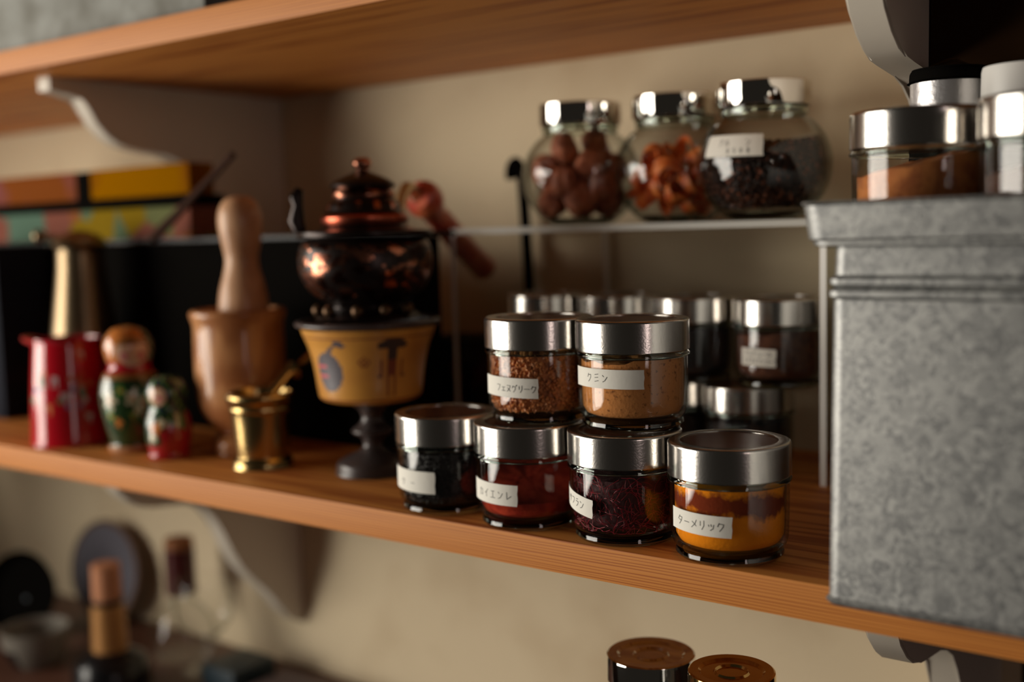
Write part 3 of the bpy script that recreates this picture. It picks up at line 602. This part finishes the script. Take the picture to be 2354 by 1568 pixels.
# colourful boxes
def print_mat(name, cols, scale):
    m = mat(name, (0.3, 0.3, 0.3), 0.7, spec=0.0); nt = m.node_tree; b = nt.nodes['Principled BSDF']; tc = [n for n in nt.nodes if n.type == 'TEX_COORD'][0]
    v = nt.nodes.new('ShaderNodeTexVoronoi'); v.inputs['Scale'].default_value = scale
    sp = nt.nodes.new('ShaderNodeSeparateColor'); r = nt.nodes.new('ShaderNodeValToRGB'); r.color_ramp.interpolation = 'CONSTANT'
    while len(r.color_ramp.elements) < len(cols): r.color_ramp.elements.new(0.5)
    for i, c in enumerate(cols): r.color_ramp.elements[i].position = i / len(cols); r.color_ramp.elements[i].color = (*c, 1)
    nt.links.new(tc.outputs['Object'], v.inputs['Vector']); nt.links.new(v.outputs['Color'], sp.inputs[0]); nt.links.new(sp.outputs[0], r.inputs[0]); nt.links.new(r.outputs[0], b.inputs['Base Color']); return m
tag(box('printed_box', (-0.93, 0.140, 0.1680), (-0.5190, 0.177, 0.1960), print_mat('pastel_map_print', [(.10, .14, .08), (.19, .07, .05), (.07, .13, .10), (.22, .08, .03), (.13, .14, .06), (.20, .13, .01), (.09, .15, .11)], 22), bev=0.001), 'pastel green and pink patterned flat box on the black box', 'box')
tr = empty('divided_tray', (-0.70, 0.140, 0.1963), label='thin black tray between the pastel box and the two small boxes', cat='tray')
P_('tray_base', (-0.93, 0.138, 0.1963), (-0.5150, 0.176, 0.2060), M_BLACKM, tr); P_('tray_divider', (-0.6890, 0.1400, 0.2062), (-0.6670, 0.168, 0.2330), M_BLACKM, tr)
tag(box('card_box', (-0.93, 0.1410, 0.2063), (-0.6895, 0.168, 0.2335), mat('orange_pink_card', (0.19, 0.055, 0.012), 0.7, spec=0.0, var=(14, (0.19, 0.065, 0.07), 2, .52, .62)), bev=0.001), 'orange and pink small box on the black tray at left', 'box')
tag(box('card_box', (-0.6660, 0.1410, 0.2063), (-0.5190, 0.168, 0.2335), mat('yellow_card', (0.23, 0.092, 0.0005), 0.7, spec=0.0, var=(12, (0.18, 0.060, 0.004), 2, .55, .66)), bev=0.001), 'yellow small box on the black tray, under the bracket', 'box')
tag(tube('wooden_stick', [(-0.5420, 0.118, 0.1690), (-0.500, 0.116, 0.1905), (-0.4240, 0.112, 0.2330)], [0.0050, 0.0036, 0.0028], mat('dark_stick_wood', (0.040, 0.017, 0.010), 0.8, spec=.1)), 'dark wooden stick slanting up in front of the colourful boxes', 'stick')
# tall brass vase-like grinder
t = empty('brass_grinder', (-0.6260, 0.1000, 0), label='tall tapering old brass coffee grinder behind the red enamel pot', cat='grinder')
M_OB = mat('dull_brass', (0.21, 0.15, 0.085), 0.30, 0.9, bump=(70, .2))
lathe('grinder_body', smooth_prof([(0, 0), (.032, 0), (.033, .004), (.0325, .03), (.0300, .075), (.0255, .110), (.0215, .140), (.0205, .160), (.0215, .1625), (0, .1630)], 3), M_OB, t, 48)
lathe('grinder_cap', smooth_prof([(0, .1632), (.0225, .1632), (.0232, .166), (.018, .172), (.008, .176), (0, .177)], 3), M_OB, t, 40)
bm = bmesh.new(); add_tube(bm, [(-.018, -.010, .1700), (-.030, -.017, .1722)], .0028, 10); r_ = bmesh.ops.create_uvsphere(bm, u_segments=16, v_segments=10, radius=.0062)
for v in r_['verts']: v.co += Vector((-.033, -.019, .1728))
link('grinder_knob', mesh_from(bm, 'knob'), t, [M_OB])
# red enamel pot
def red_paint(): return [mat('red_enamel', (0.50, 0.006, 0.016), 0.16, coat=.6), mat('flower_white', (.55, .45, .46), .3), mat('flower_blue', (.16, .20, .38), .3), mat('flower_orange', (.62, .17, .05), .3), mat('leaf_green', (.05, .17, .07), .3)]
rp = empty('enamel_pot', (-0.5600, 0.0400, 0), label='red enamel pot with painted flowers and a pouring lip, left on shelf', cat='pot')
FL = [(-1.05, .045, .0045, 2), (-.55, .030, .004, 3), (-.35, .052, .0045, 1), (-.15, .040, .005, 1), (.05, .054, .0035, 3), (.10, .046, .0035, 2), (.35, .042, .005, 4), (.42, .035, .0035, 1), (.30, .050, .0035, 3), (.45, .022, .004, 1), (.42, .074, .003, 1), (-.75, .052, .005, 4), (-.7, .060, .003, 3), (.28, .030, .003, 2), (-.05, .033, .003, 2), (-.3, .036, .003, 4), (-1.2, .036, .004, 4), (.6, .048, .003, 3)]
prof = smooth_prof([(0, 0), (.0300, 0), (.0322, .0025), (.0320, .012), (.0300, .045), (.0272, .078), (.0262, .0860)], 8) + [(.0250, .0860), (.0285, .045), (.0300, .006), (0, .005)]
vz = view_az(-0.5600, 0.0400)
def rp_mi(a, i, seg):
    if a > 48: return 0
    r0, z0 = prof[a]; th = 2 * PI * (i + .5) / seg
    if z0 > .083: return 1 if False else 0
    for (da, fz, fr_, mi_) in FL:
        d = (th - vz - da + PI) % (2 * PI) - PI
        q = math.hypot(d * .030, z0 - fz); an = math.atan2(z0 - fz, d * .03)
        if q < fr_ * (.75 + .25 * math.cos(5 * an)): return mi_
    return 0
lathe('pot_body', prof, red_paint(), rp, 140, mi=rp_mi)
bm = bmesh.new(); add_lathe(bm, [(.0250, .0852), (.0268, .0850), (.0278, .0862), (.0272, .0878), (.0254, .0876)], 64, True)
link('pot_rim', mesh_from(bm, 'rim'), rp, [mat('red_enamel_rim', (0.55, .03, .045), .2, coat=.6)])
bm = bmesh.new(); ds = Vector((-CR.x, -CR.y, 0)).normalized(); sd = Vector((-ds.y, ds.x, 0)); A = []
for k, (dd, hw, dz) in enumerate([(.0235, .0150, .0872), (.0290, .0120, .0885), (.0340, .0070, .0898), (.0365, .0025, .0902)]):
    A.append([bm.verts.new(ds * dd + sd * s * hw + Vector((0, 0, dz + (0 if abs(s) > .5 else -.004 * (1 - k / 4))))) for s in (-1, 0, 1)] + [bm.verts.new(ds * dd + sd * s * hw * .8 + Vector((0, 0, dz - .0035 - (0 if abs(s) > .5 else .005 * (1 - k / 4))))) for s in (1, 0, -1)])
for X, Y in zip(A, A[1:]):
    for e in range(6): bm.faces.new((X[e], X[(e + 1) % 6], Y[(e + 1) % 6], Y[e]))
bm.faces.new(A[0][::-1]); bm.faces.new(A[-1])
link('pouring_lip', mesh_from(bm, 'lip', True, 50), rp, [mat('red_enamel_rim')])

# nesting dolls
def doll(x, y, prof_pts, H, mats, fn, label):
    pr = [(r * H, z * H) for r, z in smooth_prof(prof_pts, 7)]; vz_ = view_az(x, y)
    def mi(a, i, seg):
        r0, z0 = pr[a]; th = 2 * PI * (i + .5) / seg; d = (th - vz_ + PI) % (2 * PI) - PI
        return fn(d, z0 / H)
    o = lathe('nesting_doll', pr, mats, None, 120, mi=mi); o.location = (x, y, 0); return tag(o, label, 'doll', 'painted nesting dolls')
DP = [(0, 0), (.155, 0), (.185, .015), (.19, .06), (.175, .075), (.205, .20), (.235, .36), (.240, .48), (.215, .59), (.170, .66), (.166, .70), (.185, .78), (.190, .85), (.165, .92), (.105, .98), (0, 1.0)]
gl = dict(coat=.8)
MD = [mat('doll_dark_green', (.018, .050, .014), .25, **gl), mat('doll_cream', (.62, .54, .36), .25, **gl), mat('doll_red', (.42, .012, .018), .22, **gl), mat('doll_orange', (.62, .20, .04), .25, **gl), mat('doll_face', (.70, .42, .28), .25, **gl), mat('doll_pink', (.62, .16, .18), .25, **gl), mat('doll_navy', (.014, .022, .06), .25, **gl), mat('doll_leaf', (.10, .24, .04), .25, **gl), mat('doll_hair', (.28, .12, .03), .3, **gl), mat('doll_wood', (.45, .22, .10), .4)]
def big_fn(d, z):
    if z < .06: return 9
    if z > .63:
        q = math.hypot((d - .15) / .75, (z - .80) / .115)
        if q < 1:
            if z > .855: return 8
            for c in (-.22, .52):
                if math.hypot((d - c) / .17, (z - .765) / .028) < 1: return 5
            return 4
        if z > .72 and d > .75: return 0 if (int(z * 40) + int(d * 9)) % 3 else 1
        if z > .72: return 3
        return 5 if math.hypot((d - .55) / .16, (z - .69) / .03) < 1 else 2
    for (c, cz, s, k) in [(.05, .44, .30, 1), (.42, .40, .24, 4), (.22, .33, .20, 1), (-.75, .42, .30, 1), (-.80, .30, .22, 7), (.0, .30, .14, 7), (.5, .28, .16, 5), (-.35, .50, .2, 7), (-.5, .24, .18, 3), (.7, .5, .2, 7)]:
        a = math.atan2((z - cz) * 3.5, d - c)
        q = math.hypot(d - c, (z - cz) * 3.5)
        if q < s * (.72 + .28 * math.cos(5 * a)): return k if q > s * .25 else 3
    if z > .585: return 8
    return 0
def small_fn(d, z):
    if z < .05: return 2
    if z > .55:
        q = math.hypot((d + .55) / .5, (z - .76) / .12)
        if q < 1: return 8 if z > .84 else (5 if math.hypot((d + .42) / .16, (z - .73) / .03) < 1 else 4)
        a = (int((d + 4) * 5) + int(z * 16)) % 4
        return (6, 7, 6, 0)[a]
    if d < -.25 + (z - .3) * 1.2 and z > .16:
        for (c, cz, s, k) in [(-.62, .38, .26, 3), (-.35, .44, .2, 1), (-.75, .26, .2, 1), (-.3, .3, .15, 2)]:
            if math.hypot(d - c, (z - cz) * 3.5) < s: return k
        return 0
    if z > .42 - abs(d) * .1 and z < .55 and d < .9: return (7, 0, 1)[(int((d + 4) * 6)) % 3]
    return 2
doll(-0.4800, 0.0440, DP, 0.1000, MD, big_fn, 'larger painted nesting doll with orange headscarf and green flowered body')
doll(-0.4282, 0.0398, [(0, 0), (.20, 0), (.245, .02), (.25, .06), (.235, .08), (.262, .22), (.270, .36), (.255, .48), (.222, .58), (.215, .64), (.235, .74), (.230, .84), (.185, .93), (.10, .985), (0, 1)], 0.0640, MD, small_fn, 'smaller painted nesting doll in a navy and green shawl with red body')

# wooden mortar and pestle
MX, MY = -0.3950, 0.0850
M_BEECH = wood('mortar_wood', (0.56, 0.26, 0.105), (0.40, 0.16, 0.06), 0.33, (30, 30, 5), coat=.35); M_PEST = wood('pestle_wood', (0.60, 0.34, 0.19), (0.48, 0.25, 0.13), 0.42, (30, 30, 5), coat=.2)
t = empty('wooden_mortar', (MX, MY, 0), label='turned wooden mortar on a foot behind the little brass one', cat='mortar')
lathe('mortar_body', smooth_prof([(0, 0), (.0225, 0), (.0242, .0025), (.0240, .0100), (.0205, .0145), (.0190, .0180), (.0230, .0225), (.0300, .0320), (.0338, .0450), (.0348, .0600), (.0348, .0800), (.0343, .0960), (.0350, .1020), (.0368, .1075), (.0364, .1105), (.0340, .1120), (.0310, .1110), (.0295, .1030), (.0285, .0600), (.0200, .0380), (0, .0320)], 4), M_BEECH, t, 72, ang=60)
tag(lathe('wooden_pestle', smooth_prof([(0, .0), (.008, .001), (.0130, .006), (.0155, .015), (.0170, .050), (.0192, .074), (.0188, .084), (.0172, .094), (.0142, .105), (.0128, .112), (.0128, .118), (.0145, .127), (.0164, .138), (.0168, .146), (.0158, .153), (.0130, .159), (.0080, .163), (0, .1645)], 4), M_PEST, None, 48), 'pale wooden pestle standing upright in the wooden mortar', 'pestle')
pst = bpy.data.objects['wooden_pestle']; pst.location = (MX + .0055, MY + .001, .0345); pst.rotation_euler = (0.01, 0.02, 0)
# brass mortar and pestle
t = empty('brass_mortar', (-0.3373, 0.0540, 0), label='small shiny brass mortar near the shelf edge', cat='mortar')
lathe('mortar_body', smooth_prof([(0, 0), (.0205, 0), (.0218, .0020), (.0212, .0050), (.0192, .0075), (.0190, .0095), (.0200, .0200), (.0218, .0400), (.0226, .0425), (.0222, .0450), (.0232, .0475), (.0248, .0510), (.0246, .0535), (.0232, .0542), (.0215, .0530), (.0195, .0300), (.0160, .0110), (0, .0090)], 3), M_BRASS, t, 64, ang=60)
pp = [Vector((-0.0043, -0.008, 0)) * (1 - k / 7) + Vector(p_) for k, p_ in enumerate([(-0.3350, 0.0540, 0.0180), (-0.3335, 0.0700, 0.0500), (-0.3330, 0.0860, 0.0648), (-0.3325, 0.0905, 0.0670), (-0.3320, 0.0940, 0.0690), (-0.3320, 0.1060, 0.0775), (-0.3320, 0.1200, 0.0890), (-0.3320, 0.1260, 0.0930)])]
tag(tube('brass_pestle', pp, [.0070, .0040, .0038, .0075, .0038, .0040, .0062, .0040], M_BRASS, None, 20), 'slim brass pestle leaning out of the small brass mortar', 'pestle')

# painted goblet (kylix-like)
VX, VY = -0.2490, 0.0780
M_OCH = mat('ochre_clay', (0.66, 0.31, 0.06), 0.32, coat=.35, var=(30, (0.55, 0.24, 0.05), 3, .45, .7)); VM = [mat('goblet_dark', (0.055, 0.040, 0.038), 0.35, coat=.2), M_OCH, mat('goblet_grey', (.10, .085, .10), .4), mat('goblet_brick', (.22, .05, .02), .45), mat('goblet_rose', (.55, .08, .10), .45)]
t = empty('painted_goblet', (VX, VY, 0), label='ochre goblet with painted figures and dark foot, beneath the copper pot', cat='goblet')
vz = view_az(VX, VY)
vp = smooth_prof([(.0285, .0520), (.0345, .0545), (.0362, .0600), (.0375, .0700), (.0392, .0800), (.0418, .0900), (.0452, .0985), (.0468, .1035)], 9)
def v_mi(a, i, seg):
    if a >= len(vp): return 0
    r0, z0 = vp[a]; th = 2 * PI * (i + .5) / seg; d = (th - vz + PI) % (2 * PI) - PI
    if .0548 < z0 < .0556 or .0972 < z0 < .0978: return 3
    # grey bird with long curved neck, left
    q = math.hypot((d + .80) / .30, (z0 - .0745) / .0135)
    if q < 1: return 4 if (abs(z0 - .0785) < .0012 or abs(z0 - .0715) < .0014) and d < -.82 else 2
    if .0620 < z0 < .068 and abs(d + .72) < (z0 - .060) / .03 * .5: return 2
    if .084 < z0 < .0965 and abs(d + .62 + .10 * math.sin((z0 - .084) * 400)) < .05: return 2
    if math.hypot((d + .46) / .07, (z0 - .0935) / .0022) < 1: return 2
    # standing figure with a tree-like headdress, right
    e = d - .38
    if math.hypot(e / .24, (z0 - .0925) / .0052) < 1 and z0 > .0900: return 0
    if abs(e) < .07 and .083 < z0 < .0925: return 0
    if abs(e) < .09 and .0715 < z0 < .0845: return 3
    if abs(abs(e) - .19) < .03 and .0705 < z0 < .083: return 3
    if abs(abs(e) - .06) < .035 and .0580 < z0 < .0715: return 3
    if math.hypot((abs(e) - .21) / .05, (z0 - .0715) / .0016) < 1: return 0
    # little rosette
    q = math.hypot((d + .10) / .09, (z0 - .0815) / .0032)
    if .6 < q < 1 or q < .25: return 3
    return 1
lathe('goblet_bowl', vp + [(.0440, .1038), (.0390, .088), (.0350, .062), (.0, .0560)], VM, t, 150, mi=v_mi, ang=60)
lathe('goblet_rim', smooth_prof([(.0440, .1040), (.0485, .1040), (.0504, .1055), (.0504, .1072), (.0484, .1084), (.0455, .1082), (.0440, .1070)], 2), VM[0], t, 72, True)
lathe('goblet_foot', smooth_prof([(0, 0), (.0245, 0), (.0258, .0030), (.0250, .0080), (.0205, .0110), (.0150, .0135), (.0090, .0165), (.0068, .0200), (.0080, .0250), (.0135, .0285), (.0140, .0310), (.0090, .0350), (.0072, .0400), (.0100, .0460), (.0180, .0505), (.0300, .0530), (0, .0540)], 4), VM[0], t, 64, ang=60)
# copper pot with wooden handle
CZ = 0.1088
t = empty('copper_pot', (VX, VY, CZ), label='dark engraved copper pot with domed lid, standing on the goblet', cat='pot')
cp = smooth_prof([(0, .0), (.034, .0), (.0350, .0030), (.0300, .0060), (.0270, .0090), (.0300, .0125), (.0385, .0190), (.0448, .0300), (.0462, .0400), (.0450, .0490), (.0420, .0540), (.0400, .0560)], 5)
def c_mi(a, i, seg):
    r0, z0 = cp[min(a, len(cp) - 1)]; th = 2 * PI * i / seg
    if z0 < .014 or z0 > .052: return 1
    return 0 if math.sin(th * 10 + 2.5 * math.sin(z0 * 260)) * math.sin(z0 * 320 + 1.6 * math.sin(th * 7)) > .05 else 1
lathe('pot_body', cp + [(0, .0562)], [M_COPPER, M_DARKCU], t, 120, mi=c_mi, ang=60)
lathe('pot_shoulder', [(0, .0564), (.0462, .0564), (.0468, .0580), (.0462, .0600), (.0345, .0606), (.0300, .0625), (.0288, .0645), (.0302, .0665), (.0302, .0695), (.0280, .0715), (0, .0716)], [M_DARKCU, mat('red_copper', (0.45, .10, .055), .3, 1.0)], t, 72, mi=lambda a, i, s: 1 if 6 <= a <= 9 else 0)
ld = lathe('pot_lid', smooth_prof([(0, .0718), (.0262, .0718), (.0265, .0735), (.0250, .0785), (.0232, .0805), (.0212, .0820), (.0218, .0840), (.0212, .0872), (.0200, .0892), (.0225, .0905), (.0222, .0920), (.0185, .0950), (.0120, .0980), (.0065, .1000), (.0045, .1010), (0, .1012)], 3), [M_COPPER, M_DARKCU], t, 72, mi=lambda a, i, s: 0 if (16 <= a <= 23 or 7 <= a < 12 and (i // 2) % 3 == 0) else 1, ang=60)
lathe('lid_knob', smooth_prof([(0, .1013), (.0040, .1013), (.0042, .1026), (.0060, .1045), (.0064, .1070), (.0045, .1098), (0, .1104)], 3), M_COPPER, ld, 32)
vz = view_az(VX, VY)
for da in (-1.35, -.85, -.2, .35, .9):
    bm = bmesh.new(); r_ = bmesh.ops.create_uvsphere(bm, u_segments=14, v_segments=10, radius=.0042)
    for v in r_['verts']: v.co += Vector((.0345 * math.cos(vz + da), .0345 * math.sin(vz + da), .0070))
    link('foot_stud', mesh_from(bm, 'stud'), t, [mat('stud_brass', (.11, .06, .03), .45, .8)])
lx = Vector((math.cos(vz - 1.5), math.sin(vz - 1.5), 0))
bm = bmesh.new(); add_tube(bm, [lx * .0435 + Vector((0, 0, .060)), lx * .0460 + Vector((0, 0, .068)), lx * .0445 + Vector((0, 0, .078)), lx * .0455 + Vector((0, 0, .084)), lx * .0430 + Vector((0, 0, .090))], [.0045, .0060, .0038, .0052, .0028], 14)
link('lug', mesh_from(bm, 'lug'), t, [M_DARKCU])
hub = Vector((VX, VY, CZ))
tube('handle_socket', [p - hub for p in sub_path([(-0.2510, 0.1120, 0.1760), (-0.2540, 0.1210, 0.1900), (-0.2590, 0.1330, 0.1990), (-0.2640, 0.1460, 0.1980), (-0.2665, 0.1560, 0.1900)], 4)], .0050, mat('pale_brass', (.60, .47, .27), .35, .8), t, 14)
hn = sub_path([(-0.2630, 0.1500, 0.1935), (-0.2655, 0.1610, 0.1915), (-0.2710, 0.1750, 0.1840), (-0.2770, 0.1950, 0.1745), (-0.2850, 0.2200, 0.1620), (-0.2895, 0.2420, 0.1490), (-0.2930, 0.2620, 0.1385), (-0.2945, 0.2680, 0.1350)], 4)
hr = [.0060 + .0001 * 0 for _ in hn]
for k in range(len(hn)):
    f = k / (len(hn) - 1)
    hr[k] = (.0095 + .0050 * math.sin(min(f / .28, 1) * PI)) if f < .28 else .0095 + .0016 * (f - .28) / .72
hr[-1] = .0060
tube('pot_handle', [p - hub for p in hn], hr, mat('red_brown_handle', (0.48, 0.065, 0.035), 0.28, coat=.5, var=(40, (0.66, .18, .07), 3, .5, .7)), t, 24)

# ---------------------------------------------------------------- upper shelf things
ug = box('metal_box', (-0.95, 0.026, 0.3214), (-0.3430, 0.240, 0.46), mat('dull_zinc', (0.30, 0.305, 0.28), 0.7, 0.0, spec=.2, var=(26, (0.17, 0.165, 0.14), 5, .4, .65)), bev=0.004); tag(ug, 'mottled grey galvanised box on the upper shelf at left', 'box')
ub = empty('black_canister', (-0.3050, 0.075, 0.3214), label='black canister with a bright metal strip beside the grey box above', cat='canister')
lathe('canister_body', smooth_prof([(0, 0), (.030, 0), (.032, .003), (.032, .11), (.030, .114), (0, .114)], 2), M_BLACK, ub, 48)
bm = bmesh.new(); add_box(bm, (-.0275, -.0235, .002), (-.0245, -.0190, .112), .0004); link('metal_strip', mesh_from(bm, 'strip'), ub, [M_CHROME])

# ---------------------------------------------------------------- things on the lower board
def lower(name, x, y, label, cat): return empty(name, (x, y, Z3), label=label, cat=cat)
def kitchen_jar(x, y, h, rl, label, lidm, inset):
    t = lower('storage_jar', x, y, label, 'jar'); rb = rl * 1.30
    pr = smooth_prof([(0, 0), (rb * .75, 0), (rb * .95, .004), (rb, .015), (rb, h * .52), (rb * .93, h * .68), (rl * 1.02, h * .82), (rl * .92, h - .017), (rl * .92, h - .012)], 3)
    bm = bmesh.new(); add_lathe(bm, pr, 64, False, mi=0); add_lathe(bm, [(max(a - .0018, 0), b) for a, b in pr if b > .003], 64, False, mi=0)
    link('glass_body', mesh_from(bm, 'jar_glass', True, 60), t, [M_GLASS])
    zt = h
    lp = [(0, zt - .0016), (rl * .34, zt - .0016), (rl * .38, zt - .0004), (rl * .42, zt - .0014), (rl * .70, zt - .0016), (rl * .76, zt - .0003), (rl * .95, zt), (rl * .99, zt - .0006), (rl, zt - .002), (rl, zt - .0145), (rl * .97, zt - .015), (rl * .96, zt - .004), (0, zt - .004)]
    lathe('lid', lp, lidm, t, 72, ang=25); return t
kitchen_jar(-0.0115, 0.0500, -0.0727 - Z3, 0.0251, 'chrome-lidded glass jar under the shelf, its lid reflecting brown', M_CHROME, 0)
kitchen_jar(0.0530, 0.0200, -0.0590 - Z3, 0.0222, 'gold-lidded glass jar at the bottom edge, right of the chrome-lidded one', M_GOLD, 0)
t = lower('wine_bottle', -0.6950, 0.1500, 'dark bottle with a cork stopper and amber neck foil, lower left', 'bottle')
lathe('bottle_body', smooth_prof([(0, 0), (.036, 0), (.038, .003), (.038, .018), (.034, .030), (.0200, .040), (.0165, .046), (.0160, .0900), (.0150, .0905), (0, .0905)], 3), M_BLACK, t, 48)
lathe('neck_foil', [(.0152, .036), (.0178, .036), (.0168, .060), (.0162, .0880), (.0152, .0882)], mat('amber_foil', (.42, .20, .06), .4, .3), t, 40, True)
lathe('cork', smooth_prof([(0, .0907), (.0125, .0907), (.0140, .0925), (.0138, .124), (.0128, .1285), (0, .1290)], 3), mat('cork', (.50, .21, .10), .7, bump=(150, .4)), t, 40)
t = lower('glass_cruet', -0.7080, 0.2480, 'clear glass bottle sealed with dark red wax under the left bracket', 'bottle')
lathe('glass_body', smooth_prof([(0, .001), (.030, .001), (.034, .008), (.034, .030), (.024, .050), (.0135, .060), (.0125, .0700)], 3), M_GLASS, t, 48)
lathe('wax_seal', smooth_prof([(0, .0705), (.0150, .0705), (.0160, .0740), (.0160, .1150), (.0150, .1180), (0, .1185)], 3), mat('dark_red_wax', (.060, .006, .006), .35), t, 40)
lathe('cork_top', smooth_prof([(0, .1188), (.0140, .1188), (.0150, .122), (.0140, .1300), (0, .1310)], 3), mat('orange_cork', (.22, .075, .018), .7), t, 40)
# leaning round dish
dx, dz = -0.880, -0.2225
bm = bmesh.new(); add_lathe(bm, smooth_prof([(0, 0), (.050, .0006), (.064, .004), (.066, .006)], 3) + [(.066, .009), (.050, .0038), (0, .0030)], 72, False, mi=0); me = mesh_from(bm, 'dish')
t = empty('round_dish', (dx, 0.2740, dz), label='round slate-grey dish with brown rim leaning on the wall, lower left', cat='dish'); t.rotation_euler = (math.radians(82), 0, math.radians(6)); t.scale = (.83, .83, .83)
link('dish_plate', me, t, [mat('slate_glaze', (.12, .115, .14), .4)])
bm = bmesh.new(); add_lathe(bm, [(.0655, .005), (.0700, .0052), (.0722, .0075), (.0700, .0100), (.0655, .0095)], 72, True); link('dish_rim', mesh_from(bm, 'rim'), t, [mat('brown_rim', (.11, .055, .028), .5)])
# black pan
t = empty('frying_pan', (-0.9250, 0.1950, -0.2360), label='round black pan with a rivet at the lower left corner', cat='pan'); t.rotation_euler = (math.radians(78), 0, math.radians(20)); t.scale = (.62,) * 3
lathe('pan_body', smooth_prof([(0, 0), (.058, 0), (.066, .003), (.076, .018), (.078, .021)], 3) + [(.076, .021), (.064, .006), (0, .003)], M_BLACKM, t, 64)
bm = bmesh.new(); r_ = bmesh.ops.create_uvsphere(bm, u_segments=16, v_segments=10, radius=.004)
for v in r_['verts']: v.co = Vector((v.co.x + .002, v.co.y - .012, v.co.z * .4 + .0035))
link('rivet', mesh_from(bm, 'rivet'), t, [mat('steel_rivet', (.12, .14, .16), .4, .6)])
# pale patterned cup
t = lower('patterned_cup', -0.8260, 0.1450, 'pale cup with a dark patch below the black pan', 'cup')
def cup_mi(a, i, seg): return 1 if (6 <= a <= 12 and (i * 5 // seg) % 2) else 0
lathe('cup_body', smooth_prof([(0, 0), (.020, 0), (.024, .003), (.032, .018), (.035, .034), (.036, .040)], 4) + [(.034, .040), (.030, .018), (0, .004)], [mat('pale_glaze', (.20, .18, .15), .4), M_BLACK], t, 48, mi=cup_mi)
# stemmed glass, dark clutter along the wall
t = lower('stemmed_glass', -0.6480, 0.2300, 'clear stemmed glass right of the wine bottle, faintly visible', 'glass')
lathe('glass_bowl', smooth_prof([(0, .001), (.024, .001), (.022, .003), (.005, .006), (.0035, .012), (.0035, .030), (.010, .038), (.026, .052), (.030, .075), (.027, .100)], 3), M_GLASS, t, 48)
tag(box('tin_box', (-0.6250, 0.2050, Z3), (-0.5750, 0.2600, Z3 + 0.022), mat('dark_teal', (.010, .024, .034), .4), bev=.003), 'small dark teal tin on the board beside the stemmed glass', 'tin')
tag(box('tin_box', (-0.5600, 0.1900, Z3), (-0.4700, 0.2600, Z3 + 0.012), mat('dusky_mauve', (.070, .045, .048), .5), bev=.003), 'low dusky mauve tin on the board, under the dark wall shade', 'tin')
